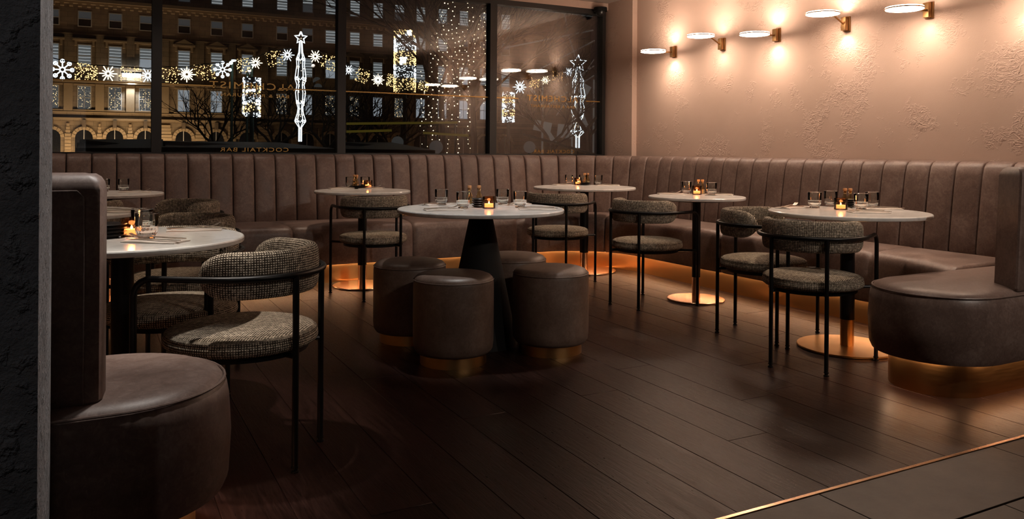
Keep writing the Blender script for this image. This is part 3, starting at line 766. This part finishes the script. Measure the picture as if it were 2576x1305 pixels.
# ------------------------------------------------------------------ wall lamps
def sconce(y, raised, label, k_=1):
    t = thing('wall_lamp', label, 'lamp', (XR, y, 2.03), 0, 'brass disc wall lamps')
    dz = .055 if raised else -.010; dx = -.262
    bevel(MB().box(-.016, 0, -.030, .030, -.055, .055).build('wall_plate', 'bronze', t), .002, 1)
    bevel(MB().box(-.048, -.016, -.022, .022, -.050, .050).build('bracket', 'bronze', t), .002, 1)
    MB().tube([(-.046, 0, -.002), (dx+.11, 0, dz)], .0065, 10).build('arm', 'bronze', t)
    MB().lathe([(.110, -.0038), (.121, -.0038), (.1222, 0), (.121, .0042), (.110, .0042)], 56, (dx, 0, dz), cap=False).build('ring', 'bronze', t, angle=.4)
    MB().lathe([(.117, .004), (.1175, .0075), (.1155, .0098), (.110, .0108), (0, .0110)], 56, (dx, 0, dz)).build('upper_diffuser', 'lamp_glow', t)
    MB().lathe([(.1165, -.0035), (.116, -.0055), (.110, -.0068), (0, -.0072)], 56, (dx, 0, dz)).build('lower_diffuser', 'lamp_glow', t)
    for sg in (1, -1): light('SPOT', 'lamp_beam', (XR-.066, y, 2.03+sg*.05), 5.0*k_, (1, .775, .60), (XR-.02, y, 2.03+sg*.6), spot_size=math.radians(120), spot_blend=1.0, shadow_soft_size=.012)
    MB().lathe([(0, -.0125), (.0045, -.0125), (.0045, -.007), (0, -.007)], 10, (dx, 0, dz)).build('screw', 'bronze', t)
    return t
for y, kk_, rz_, lb in ((6.10, 1, 0, 'leftmost brass disc wall lamp on a level arm, nearest the windows'), (5.432, .35, 1, 'second brass disc wall lamp from the windows, on a rising arm'), (4.789, 1, 0, 'third brass disc wall lamp from the windows, on a level arm'),
                   (4.111, 1, 1, 'fourth brass disc wall lamp from the windows, on a rising arm'), (3.447, .3, 0, 'rightmost brass disc wall lamp in view, on a level arm'), (2.78, .9, 1, 'brass disc wall lamp beyond the right edge of the view')):
    sconce(y, rz_, lb, kk_)

# ------------------------------------------------------------------ the street outside
def WP(px, py, Y):
    """street point at depth Y seen at a place in the photograph"""
    a = (px-1288+.007*(py-377))/2010; d = Y/(CA-SA*a)
    return Vector(((CA*a+SA)*d, Y, CAMH-(py-377-.007*(px-1288))*d/2010))
street = struct('street', MB().box(-60, 90, YW+.3, 110, -.6, -.35), 'asphalt', smooth=False)
# long sandstone building across the square
FY = 70
bd = thing('building', 'long dark sandstone building with rows of sash windows across the street', 'building', (10, FY, -.35))
bd_o = Vector((10, FY, -.35))
def bpart(mb, name, m, parent=None, **kw):
    for i, v in enumerate(mb.v): mb.v[i] = v-bd_o
    o = mb.build(name, m, parent or bd, **kw)
    return o
bpart(MB().box(-14, 46, FY, FY+6, -.35, 18), 'wall', 'sandstone', smooth=False)
WXS = [-2.72, -.54, 1.58, 3.76, 6.59, 9.1, 11.54, 14.4, 16.58, 18.6, 20.8, 22.95, 25.0, 27.1, 29.3, 31.5, 33.7, 36.0]
for (z0, z1, d_, nm) in ((6.02, 6.2, .35, 'string_course'), (3.16, 3.32, .22, 'string_course'), (3.72, 3.80, .12, 'string_course'), (12.05, 12.2, .5, 'cornice'), (12.2, 12.45, .75, 'cornice'), (9.72, 9.8, .1, 'string_course')):
    bpart(MB().box(-14, 46, FY-d_, FY+.05, z0, z1), nm, 'sandstone_plain', smooth=False)
dent = MB().box(0, .26, FY-.45, FY, 11.82, 12.06); dm_ = None
for i in range(72):
    m_ = MB().box(-4+i*.6, -4+i*.6+.26, FY-.45, FY, 11.84, 12.05); bpart(m_, 'corbel', 'sandstone_plain', smooth=False)
def sash(cx, z0, z1, wd, up, lo, bars=False):
    f = MB(); t_ = .06; y0 = FY-.05; y1 = FY+.02
    f.box(cx-wd/2-t_, cx-wd/2, y0, y1, z0-t_, z1+t_).box(cx+wd/2, cx+wd/2+t_, y0, y1, z0-t_, z1+t_).box(cx-wd/2, cx+wd/2, y0, y1, z1, z1+t_).box(cx-wd/2, cx+wd/2, y0, y1, z0-t_, z0)
    zm = z0+(z1-z0)*.5; f.box(cx-wd/2, cx+wd/2, y0, y1, zm-.025, zm+.025)
    if bars: f.box(cx-.018, cx+.018, y0, y1, z0, z1)
    o = bpart(f, 'window', 'sash_paint', smooth=False)
    p1 = MB().box(cx-wd/2, cx+wd/2, FY-.022, FY-.008, zm, z1); p2 = MB().box(cx-wd/2, cx+wd/2, FY-.022, FY-.008, z0, zm)
    for p, m in ((p1, up), (p2, lo)):
        for i, v in enumerate(p.v): p.v[i] = v-bd_o
        p.build('pane', m, o, smooth=False)
for i, cx in enumerate(WXS):
    W_ = .84
    sash(cx, 4.02, 5.74, W_, *(('fairy_pane', 'fairy_pane', True) if i < 4 or i in (10, 12, 7, 9) else ('lit_pale', 'lit_pale', True)))
    sash(cx, 7.30, 8.92, W_, 'lit_office', 'lit_office' if i % 3 else 'lit_pale')
    if i in (9, 10, 11, 13, 14): sash(cx, 10.40, 11.5, W_, 'lit_office', 'lit_office')
    else: sash(cx, 10.40, 11.5, W_, 'blind', 'dark_pane')
    sash(cx, 12.95, 14.3, W_, 'lit_office', 'lit_office' if i % 4 else 'blind')
    # sill, hood and brackets
    bpart(MB().box(cx-.75, cx+.75, FY-.16, FY, 3.86, 3.95), 'sill', 'sandstone_plain', smooth=False)
    hood = MB().box(cx-.82, cx+.82, FY-.32, FY, 9.28, 9.42)
    if i >= 4:
        b = len(hood.v); hood.v += [Vector(p) for p in ((cx-.85, FY-.3, 9.42), (cx+.85, FY-.3, 9.42), (cx, FY-.3, 9.85), (cx-.85, FY, 9.42), (cx+.85, FY, 9.42), (cx, FY, 9.85))]
        hood.f += [(b, b+1, b+2), (b+3, b+5, b+4), (b, b+2, b+5, b+3), (b+1, b+4, b+5, b+2)]
    hood = bpart(hood, 'hood', 'sandstone_plain', smooth=False)
    for sx in (-.68, .52):
        q = MB().box(cx+sx, cx+sx+.16, FY-.24, FY, 8.85, 9.28)
        for k_, v in enumerate(q.v): q.v[k_] = v-bd_o
        q.build('bracket', 'sandstone_plain', hood, smooth=False)
    bpart(MB().box(cx-.72, cx+.72, FY-.2, FY, 5.84, 5.94), 'lintel', 'sandstone_plain', smooth=False)
    # ground floor arch: ring of voussoirs, keystone, dark glazing
    for k_ in range(9):
        a0, a1 = PI*k_/9+.02, PI*(k_+1)/9-.02
        q = MB(); pts = []
        for yy in (FY-.22, FY):
            for (r_, a) in ((.60, a0), (.60, a1), (.86, a1), (.86, a0)): q.v.append(Vector((cx+r_*math.cos(a), yy, 1.80+r_*math.sin(a))))
        q.f = [(0, 1, 2, 3), (4, 7, 6, 5), (0, 4, 5, 1), (1, 5, 6, 2), (2, 6, 7, 3), (3, 7, 4, 0)]
        bpart(q, 'voussoir', 'sandstone_plain', smooth=False)
    bpart(MB().box(cx-.13, cx+.13, FY-.34, FY, 2.58, 3.16), 'keystone', 'sandstone_dark', smooth=False)
    g = MB(); b = 0; n_ = 14
    for yy in (FY-.05, FY):
        g.v += [Vector((cx+.6*math.cos(PI*j/n_), yy, 1.80+.6*math.sin(PI*j/n_))) for j in range(n_+1)]+[Vector((cx-.6, yy, -.3)), Vector((cx+.6, yy, -.3))]
    g.f = [tuple(range(n_+3)), tuple(reversed(range(n_+3, 2*n_+6)))]
    bpart(g, 'arch_window', 'dark_pane', smooth=False)
    bpart(MB().box(cx-.025, cx+.025, FY-.08, FY-.04, -.3, 2.4), 'mullion', 'sash_paint', smooth=False)
for i in range(len(WXS)-1):   # rusticated piers and fanned spandrel blocks between the arches
    xa, xb = WXS[i]+.88, WXS[i+1]-.88
    for k_ in range(9):
        bpart(MB().box(xa, xb, FY-.18, FY, -.2+k_*.26, -.2+k_*.26+.23), 'block', 'sandstone_plain', smooth=False)
    for k_ in range(3):
        bpart(MB().box(xa+.05+k_*.03, xb-.05-k_*.03, FY-.16, FY, 2.16+k_*.25, 2.16+k_*.25+.22), 'block', 'sandstone_plain', smooth=False)
    bpart(MB().box((xa+xb)/2-.30, (xa+xb)/2+.30, FY-.14, FY, 3.85, 5.95), 'pilaster', 'sandstone_plain', smooth=False)
    bpart(MB().box((xa+xb)/2-.28, (xa+xb)/2+.28, FY-.10, FY, 6.25, 9.7), 'pilaster', 'sandstone', smooth=False)
# facade floodlights
light('AREA', 'facade_light', (2, FY-3.2, -.1), 520, (1, .66, .36), (2, FY, 2.4), shape='RECTANGLE', size=11, size_y=.3)
light('AREA', 'facade_light', (26, FY-3.2, -.1), 22, (1, .56, .28), (26, FY, 2.2), shape='RECTANGLE', size=20, size_y=.3)
light('AREA', 'facade_light', (16, FY-.7, 6.3), 24, (1, .60, .30), (16, FY-.1, 9.3), shape='RECTANGLE', size=56, size_y=.1)
light('AREA', 'facade_light', (16, FY-1.0, 10.0), 20, (1, .55, .28), (16, FY-.2, 12.1), shape='RECTANGLE', size=56, size_y=.1)
light('AREA', 'facade_light', (16, FY-6, 5.0), 7, (1, .72, .48), (16, FY, 6.0), shape='RECTANGLE', size=56, size_y=.3)  # added front fill across the facade, not one of its floodlights
lp = thing('wall_lantern', 'bright white floodlight on the building front, lighting the wall below it', 'lamp', WP(331, 190, FY-.5))
MB().box(-.75, .75, -.05, .12, .18, .30).build('housing', 'black_matte', lp, smooth=False)
MB().box(-.65, .65, -.1, .1, -.12, .16).build('lens', 'flood', lp, smooth=False)
light('SPOT', 'lantern_beam', WP(331, 196, FY-.6), 700, (.95, .97, 1), WP(331, 300, FY-.1), spot_size=1.3, spot_blend=.7, shadow_soft_size=.1)

cam_pos = Vector((0, 0, CAMH))
def facing(p):
    return math.atan2(p.y, p.x)-PI/2
def snowflake(px, py, rpx, Y, m, label, kind=0):
    p = WP(px, py, Y); d = (p-cam_pos).length; r = rpx*d/2010
    t = thing('snowflake_light', label, 'decoration', p, facing(p), 'snowflake lights in the street garland')
    GTOP[t.name] = r*.92; n_ = (8, 12, 16)[kind]; tw = r*.06
    mb = MB()
    for k_ in range(n_):
        a = 2*PI*k_/n_; ln = r*(1 if k_ % 2 == 0 or kind == 0 else .72)
        c_, s__ = math.cos(a), math.sin(a)
        mb.tube([(c_*r*.2, 0, s__*r*.2), (c_*ln*.92, 0, s__*ln*.92)], tw, 4)
        if kind == 0:
            cc = Vector((c_*r*.82, 0, s__*r*.82)); mb.tube([cc+Vector((math.cos(b_)*r*.17, 0, math.sin(b_)*r*.17)) for b_ in [2*PI*q/8 for q in range(9)]], tw*.8, 4)
    mb.build('tubes', m, t, smooth=False)
    MB().tube([(math.cos(2*PI*q/14)*r*.22, 0, math.sin(2*PI*q/14)*r*.22) for q in range(15)], tw*1.2, 4).build('centre_ring', m, t, smooth=False)
    return t
def panel(px, py, wpx, hpx, Y, label, tilt=0, n_=70):
    p = WP(px, py, Y); d = (p-cam_pos).length; w_, h_ = wpx*d/2010, hpx*d/2010
    t = thing('bulb_square', label, 'decoration', p, facing(p), 'square gold bulb panels in the street garland')
    R_ = Matrix.Rotation(tilt, 3, 'Y'); GTOP[t.name] = h_/2*math.cos(tilt)
    c4 = [R_ @ Vector((x*w_/2, 0, z*h_/2)) for x, z in ((-1, -1), (1, -1), (1, 1), (-1, 1), (-1, -1))]
    MB().tube(c4, .008, 4).build('frame', 'wire', t, smooth=False)
    mb = MB(); r_ = random.Random(int(px))
    for k_ in range(n_): mb.blob(R_ @ Vector((r_.uniform(-.5, .5)*w_, r_.uniform(-.02, .02), r_.uniform(-.5, .5)*h_)), r_.uniform(.010, .019))
    tag(mb.build('bulbs', 'bulb_gold', t, smooth=False), kind='stuff')
GY = 24
GTOP = {}
for (px, py, r_, m, k_, lb) in ((157, 175, 23, 'bulb_white', 0, 'white ring-tipped snowflake light at the far left of the garland'), (272, 185, 20, 'bulb_warm', 1, 'gold snowflake light in the left window pane'),
        (372, 190, 19, 'bulb_white', 1, 'white snowflake light half cut by the first window mullion'), (470, 187, 20, 'bulb_warm', 2, 'gold star snowflake light just right of the first mullion'),
        (560, 175, 20, 'bulb_white', 0, 'white ring-tipped snowflake light left of the bright street lamps'), (643, 158, 17, 'bulb_warm', 1, 'gold snowflake light above the lit column'),
        (723, 138, 18, 'bulb_white', 1, 'white snowflake light just left of the light tree'), (793, 142, 18, 'bulb_warm', 1, 'gold snowflake light just right of the light tree'),
        (877, 176, 15, 'bulb_white', 1, 'white snowflake light just right of the second mullion'), (951, 201, 17, 'bulb_warm', 2, 'gold star snowflake light left of the tall lit column'),
        (1308, 219, 20, 'bulb_white', 1, 'white snowflake light beside the right window lit column'), (1372, 202, 13, 'bulb_warm', 1, 'gold snowflake light in the right window'), (1431, 182, 14, 'bulb_white', 1, 'white snowflake light beside the right window star')):
    snowflake(px, py, r_, GY if px < 1250 else 27, m, lb, k_)
for (px, py, wp, hp, tl, lb) in ((205, 181, 28, 38, 0, 'gold bulb panel right of the first white snowflake'), (233, 182, 20, 34, 0, 'narrow gold bulb panel beside the wider left panel'), (328, 186, 46, 32, 0, 'gold bulb panel over the bright floodlight'), (425, 188, 44, 38, .05, 'gold bulb panel touching the first mullion'),
        (516, 181, 44, 38, -.15, 'gold bulb panel between two snowflakes in the second pane'), (612, 165, 30, 34, -.2, 'gold bulb panel behind the bright street lamps'), (690, 148, 38, 38, -.25, 'gold bulb panel left of the white snowflake by the light tree'), (829, 157, 40, 36, .3, 'gold bulb panel touching the second mullion'),
        (912, 189, 34, 36, .35, 'gold bulb panel tilted in the third pane'), (982, 202, 18, 30, .2, 'narrow gold bulb panel at the foot of the tall lit column'), (1066, 216, 26, 26, .2, 'small gold bulb panel right of the tall lit column'), (1345, 210, 26, 26, .2, 'gold bulb panel in the right window, the lower one'), (1403, 193, 26, 26, .1, 'gold bulb panel in the right window, the upper one')):
    panel(px, py, wp, hp, GY if px < 1250 else 27, lb, tl)
def wire_through(names, label):
    its = sorted((o for o in COL.objects if o.name in names), key=lambda o: o.location.x)
    pts = []
    for o in its: pts.append(o.location+Vector((0, 0, GTOP[o.name]-.012)))
    pts = [pts[0]+Vector((-2.2, 0, .5))]+pts+[pts[-1]+Vector((1.6, 0, -.1))]
    tag(MB().tube(pts, .014, 5).build('garland_wire', 'wire'), label, 'wire')
wire_through([k_ for k_ in GTOP if bpy.data.objects[k_].location.y < 25.5], 'black wire carrying the snowflakes across the left three window panes')
wire_through([k_ for k_ in GTOP if bpy.data.objects[k_].location.y > 25.5], 'black wire carrying the snowflakes in the right window')
# light tree
def light_tree(px, ytop, ybot, wpx, Y, m, label):
    base = WP(px, ybot, Y); d = (base-cam_pos).length; H_ = (ybot-ytop)*d/2010; W_ = wpx*d/2010
    t = thing('light_tree', label, 'decoration', base, facing(base), 'outlined light trees')
    prof = [(.10, 0), (.12, .18), (.50, .20), (.62, .30), (.30, .36), (.22, .42), (.50, .47), (.30, .53), (.44, .62), (.28, .70), (.40, .76), (.20, .82), (.12, .90), (.03, 1.0)]
    prof = [(.16, 0), (.16, .13), (.62, .19), (.34, .26), (.26, .31), (.44, .36), (.55, .45), (.40, .52), (.62, .58), (.50, .66), (.42, .70), (.48, .76), (.22, .82), (.14, .92)]
    for k_ in range(3):
        a = PI*k_/3
        mb = MB()
        for sg in (1, -1):
            mb.tube([(sg*r_*W_/2*math.cos(a), sg*r_*W_/2*math.sin(a), z*H_) for r_, z in prof], .012, 4)
        mb.build('outline', m, t, smooth=False)
    for z, r_ in ((.19, .6), (.36, .42), (.58, .6), (.76, .46)):
        MB().tube([(math.cos(2*PI*q/16)*r_*W_/2, math.sin(2*PI*q/16)*r_*W_/2, z*H_+.05*math.sin(q*2)) for q in range(17)], .011, 4).build('hoop', m, t, smooth=False)
    st = []
    for k_ in range(11):
        a = PI/2+2*PI*k_/10; rr = (.36 if k_ % 2 == 0 else .16)*W_; st.append((rr*math.cos(a), 0, H_*.955+rr*math.sin(a)))
    MB().tube([(0, 0, -(base.z+.35)), (0, 0, H_*.9)], .03, 6).build('pole', 'wire', t)
    MB().tube(st, .022, 4).build('star', 'bulb_white', t, smooth=False)
    mb = MB(); r_ = random.Random(5)
    for k_ in range(110):
        q = r_.choice(prof[1:]); a = r_.uniform(0, 2*PI); mb.blob((q[0]*W_/2*math.cos(a), q[0]*W_/2*math.sin(a), q[1]*H_+r_.uniform(-.1, .1)), .014)
    tag(mb.build('bulbs', 'bulb_warm', t, smooth=False), kind='stuff')
light_tree(755, 92, 356, 42, 22, 'bulb_white', 'tall white light tree outline with a star in the second window pane')
light_tree(1453, 150, 372, 60, 27, 'bulb_white', 'white light tree outline with a star in the right window pane')
# lit columns
def lit_column(px, y0, y1, wpx, Y, label):
    base = WP(px, y1, Y); d = (base-cam_pos).length; H_ = (y1-y0)*d/2010; r = wpx*d/2010/2
    t = thing('lit_column', label, 'decoration', base, facing(base), 'columns wrapped in lights')
    MB().lathe([(r*.82, 0), (r*.82, H_), (0, H_)], 18).build('core', 'wire', t)
    MB().tube([(0, 0, -(base.z+.35)), (0, 0, 0)], .06, 8).build('post', 'painted_green', t)
    g = MB(); w_ = MB(); r_ = random.Random(int(px))
    for k_ in range(int(H_*r*1900)):
        a = r_.uniform(0, 2*PI); z = r_.uniform(0, H_); (g if math.sin(z*7/H_*2+px) > -.1 else w_).blob((r*math.cos(a), r*math.sin(a), z), .017)
    tag(g.build('gold_bulbs', 'bulb_gold', t, smooth=False), kind='stuff')
    for k_ in range(26):
        z = r_.uniform(0, H_*.96); a_ = r_.uniform(0, 2*PI); sp = r_.uniform(.25, .8); hh = H_*r_.uniform(.015, .05); mm = MB()
        for q in range(4): w_.tube([(r*1.0*math.cos(a_+sp*j/5), r*1.0*math.sin(a_+sp*j/5), z+hh*q/3+r_.uniform(-.01, .01)) for j in range(6)], .017, 3)
    if w_.f: tag(w_.build('white_bulbs', 'bulb_white', t, smooth=False), kind='stuff')
lit_column(633, 200, 294, 40, 22, 'wide lit column behind the reversed lettering in the second pane')
lit_column(1018, 80, 232, 54, 24, 'tall lit column in the third window pane')
lit_column(1279, 232, 308, 30, 27, 'lit column at the left of the right window')
for (px, py, r_, lb) in ((588, 152, .065, 'dazzling street lamp left of the lit column'), (638, 163, .06, 'street lamp over the lit column'), (627, 178, .045, 'lower street lamp just above the lit column')):
    p = WP(px, py, 24); t = thing('street_lamp', lb, 'lamp', p, 0)
    MB().lathe([(0, -r_*.5), (r_*.6, -r_*.4), (r_, 0), (r_*.6, r_*.4), (0, r_*.5)], 16).build('globe', 'flood', t)
    MB().lathe([(r_*.9, r_*.2), (r_*1.1, r_*.3), (r_*.3, r_*.8), (0, r_*.8)], 16).build('hood', 'painted_green', t)
    MB().tube([(0, .05, r_*.6), (0, .25, r_*.6), (0, .3, -.2), (0, .3, -(p.z+.35))], .04, 6).build('post', 'painted_green', t)
# bare trees
def bare_tree(px, Y, H_, spread, seed, label, depth=6):
    p = WP(px, 380, Y); p.z = -.35
    t = thing('bare_tree', label, 'tree', p, 0, 'bare winter trees in the square'); r_ = random.Random(seed)
    MB().tube([(0, 0, 0), (.03, 0, H_*.2), (-.02, .02, H_*.36)], [.11, .085, .07], 7).build('trunk', 'bark', t)
    mb = MB()
    def grow(a, dirv, ln, rad, dep):
        mid = a+dirv*ln*.5+Vector((r_.uniform(-.1, .1), r_.uniform(-.1, .1), r_.uniform(-.05, .08)))*ln
        b_ = a+dirv*ln; mb.tube([a, mid, b_], [rad, rad*.85, rad*.65], 4)
        if dep:
            for k_ in range(3 if dep > 2 else 2):
                nd = (dirv+Vector((r_.uniform(-1, 1), r_.uniform(-.8, .8), r_.uniform(-.35, .6)))*spread).normalized(); grow(b_ if k_ < 2 else mid, nd, ln*r_.uniform(.62, .82), rad*.62, dep-1)
    for k_ in range(4): grow(Vector((-.02, .02, H_*(.30+.02*k_))), Vector((math.cos(k_*1.7)*.8, math.sin(k_*1.7)*.6, .8)).normalized(), H_*.20, .05, depth-1)
    tag(mb.build('branches', 'bark', t, smooth=False), kind='stuff')
for (px, Y, H_, sp_, sd, lb, dep) in ((690, 26, 4.2, .7, 1, 'bare tree right of the lit column in the second pane', 6), (545, 30, 4.4, .7, 2, 'bare tree left of the lit column in the second pane', 6), (830, 24, 4.0, .75, 3, 'bare tree right of the light tree by the second mullion', 6), (905, 28, 4.2, .75, 4, 'bare tree at the left of the third pane', 6),
        (985, 23, 4.0, .75, 9, 'bare tree under the tall lit column', 6), (1110, 19, 8.5, .55, 5, 'tall bare tree hung with bulb strings in the third pane', 6), (1190, 20, 8.0, .55, 8, 'tall bare tree at the right end of the third pane', 6), (1390, 23, 4.6, .8, 6, 'bare tree in the middle of the right window', 6), (1480, 22, 6.0, .8, 7, 'bare tree at the right edge of the right window', 6)):
    bare_tree(px, Y, H_, sp_, sd, lb, dep)
# drips of little bulbs in the tall trees
rd = random.Random(11)
ords = ['first', 'second', 'third', 'fourth', 'fifth', 'sixth', 'seventh', 'eighth', 'ninth', 'tenth', 'eleventh', 'twelfth', 'thirteenth', 'fourteenth']
for i, (px, ya, yb) in enumerate(((1062, 180, 385), (1074, 220, 380), (1086, 90, 385), (1100, 50, 385), (1113, 8, 300), (1126, 10, 384), (1140, 6, 300), (1153, 60, 384), (1166, 80, 230), (1179, 8, 384), (1192, 20, 200), (1207, 40, 150), (1219, 10, 260), (1228, 90, 384))):
    top = WP(px, ya, 18); bot = WP(px, yb, 18); n_ = int((yb-ya)/11)
    t = thing('bulb_string', '%s bulb string from the left in the tall tree of the third pane' % ords[i], 'string light', bot, 0, 'hanging bulb strings')
    dv = top-bot; mb = MB(); pts = []
    for k_ in range(n_+1):
        q = dv*(k_/n_)+Vector((rd.uniform(-.05, .05), rd.uniform(-.05, .05), 0)); pts.append(q)
        if rd.random() < .8: mb.blob(q, rd.uniform(.011, .019))
    MB().tube(pts, .003, 3).build('cable', 'wire', t, smooth=False)
    tag(mb.build('bulbs', 'bulb_warm', t, smooth=False), kind='stuff')
# market stalls: dark sloped roofs just outside the glass
def roof(pts, Y, depth, drop, m, name, label, cat):
    """pts: the ridge line and the eaves line as left-to-right picture corners"""
    (x0, y0), (x1, y1), (x2, y2), (x3, y3) = pts
    a, b_ = WP(x0, y0, Y+depth), WP(x1, y1, Y+depth); c, d = WP(x3, y3, Y), WP(x2, y2, Y)
    t = thing(name, label, cat, ((a+d)*.5).xy.to_3d()+Vector((0, 0, -.35)))
    o = t.location
    th = Vector((0, 0, -.05))
    mb = MB(); mb.v = [v-o for v in (a, b_, c, d, a+th, b_+th, c+th, d+th)]
    mb.f = [(0, 1, 2, 3), (7, 6, 5, 4), (0, 4, 5, 1), (1, 5, 6, 2), (2, 6, 7, 3), (3, 7, 4, 0)]
    mb.build('roof', m, t, smooth=False)
    lo = MB()
    for p in (a, b_, c, d):
        q = p-o; lo.tube([(q.x, q.y, 0), (q.x, q.y, q.z-.05)], .035, 6)
    lo.build('posts', 'wire', t, smooth=False)
    e = c-o; g = d-o
    MB().grid([[g, e], [g+Vector((0, 0, -drop)), e+Vector((0, 0, -drop))], [g+Vector((0, .03, -drop)), e+Vector((0, .03, -drop))], [g+Vector((0, .03, 0)), e+Vector((0, .03, 0))]], closed_v=True).build('fascia', 'wire', t, smooth=False)
roof(((200, 350), (410, 350), (410, 372), (190, 372)), 11, 2, .12, 'roof_grey', 'stall_roof', 'grey flat stall roof at the foot of the left window pane', 'stall')
roof(((395, 354), (700, 358), (850, 374), (395, 370)), 11, 3, .10, 'roof_grey', 'stall_roof', 'grey sloped stall roof along the second window pane', 'stall')
roof(((860, 357), (985, 358), (1095, 378), (860, 374)), 11, 3, .10, 'roof_grey', 'stall_roof', 'grey sloped stall roof at the foot of the third window pane', 'stall')
# yellow and green market frame
t = thing('market_frame', 'green posts with yellow rails behind the stall roofs in the third pane', 'frame', WP(1010, 384, 15))
o = t.location.copy()
for (xa, ya, xb, yb) in ((872, 311, 1150, 308), (872, 331, 985, 328), (1065, 334, 1178, 341)):
    MB().tube([WP(xa, ya, 15)-o, WP(xb, yb, 15)-o], .026, 6).build('rail', 'painted_yellow', t)
for px in (875, 923, 1010, 1072, 1100, 1146): MB().tube([(WP(px, 384, 15.05)-o).xy.to_3d()+Vector((0, 0, -.35-o.z)), WP(px, 310, 15.05)-o], .024, 6).build('post', 'painted_green', t)
for (px, py, r_, lb) in ((1000, 358, 15, 'pale round sign between the green posts, the left one'), (1097, 370, 17, 'pale round sign between the green posts, the right one'), (1332, 370, 15, 'pale round sign low in the right window')):
    p = WP(px, py, 14.6); rr = r_*p.length/2010; t = thing('round_sign', lb, 'sign', p, facing(p))
    MB().lathe([(0, -.02), (rr, -.02), (rr, .02), (0, .02)], 28, M=Matrix.Rotation(PI/2, 4, 'X')).build('disc', 'pale_panel', t)
    MB().tube([(0, .04, 0), (0, .04, -(p.z+.35))], .03, 6).build('post', 'painted_green', t)
for (px, py, lb) in ((797, 203, 'pale tilted half moon panel by the second mullion, the upper one'), (800, 219, 'pale half moon panel by the second mullion, the lower one')):
    p = WP(px, py, 20); mb = MB(); rr = .10; n_ = 12
    for yy in (0, .02): mb.v += [Vector((rr*math.cos(PI*k_/n_), yy, rr*.9*math.sin(PI*k_/n_))) for k_ in range(n_+1)]
    mb.f = [tuple(range(n_+1)), tuple(reversed(range(n_+1, 2*n_+2)))]+[(k_, k_+n_+1, k_+n_+2, k_+1) for k_ in range(n_)]+[(n_, 2*n_+1, n_+1, 0)]
    ob = mb.build('half_moon', 'pale_panel', smooth=False); ob.location = p; ob.rotation_euler = (0, -.5 if py < 210 else 0, facing(p)); tag(ob, lb, 'decoration')
# funfair frame seen in the right window
t = thing('ride_frame', 'pale slanting steel frame of a funfair ride in the right window', 'ride', WP(1400, 384, 29))
o = t.location.copy()
for (xa, ya, xb, yb, r_) in ((1262, 122, 1492, 76, .035), (1330, 188, 1496, 102, .03), (1420, 34, 1428, 78, .025), (1430, 90, 1450, 150, .025), (1310, 20, 1494, 42, .03), (1332, 216, 1368, 270, .06), (1392, 236, 1494, 166, .03), (1380, 262, 1494, 190, .03), (1400, 290, 1494, 150, .02)):
    MB().tube([WP(xa, ya, 29)-o, WP(xb, yb, 29)-o], r_, 6).build('beam', 'pale_panel', t)
for px in (1365, 1440, 1494):
    q = WP(px, 200, 29)-o; MB().tube([(q.x, q.y, -.35-o.z), q], .04, 6).build('post', 'pale_panel', t)
for (x, y, wp, hp, a_) in ((1365, 318, 44, 26, .2), (1440, 262, 40, 30, .6), (1462, 300, 22, 60, -.4), (1420, 330, 36, 34, .1), (1470, 225, 26, 26, .5), (1385, 345, 14, 36, -.6)):
    p = WP(x, y, 29); d = p.length/2010; M_ = Matrix.Translation(p-o) @ Matrix.Rotation(facing(p), 4, 'Z') @ Matrix.Rotation(a_, 4, 'Y')
    MB().box(-wp*d/2, wp*d/2, -.05, .05, -hp*d/2, hp*d/2, M_).build('board', 'pale_panel', t, smooth=False)
MB().tube([WP(1318, 338, 13), WP(1494, 388, 13)], .028, 6).build('handrail_beam', 'painted_green')
tag(bpy.data.objects['handrail_beam'], 'dark sloping beam low across the right window', 'beam')
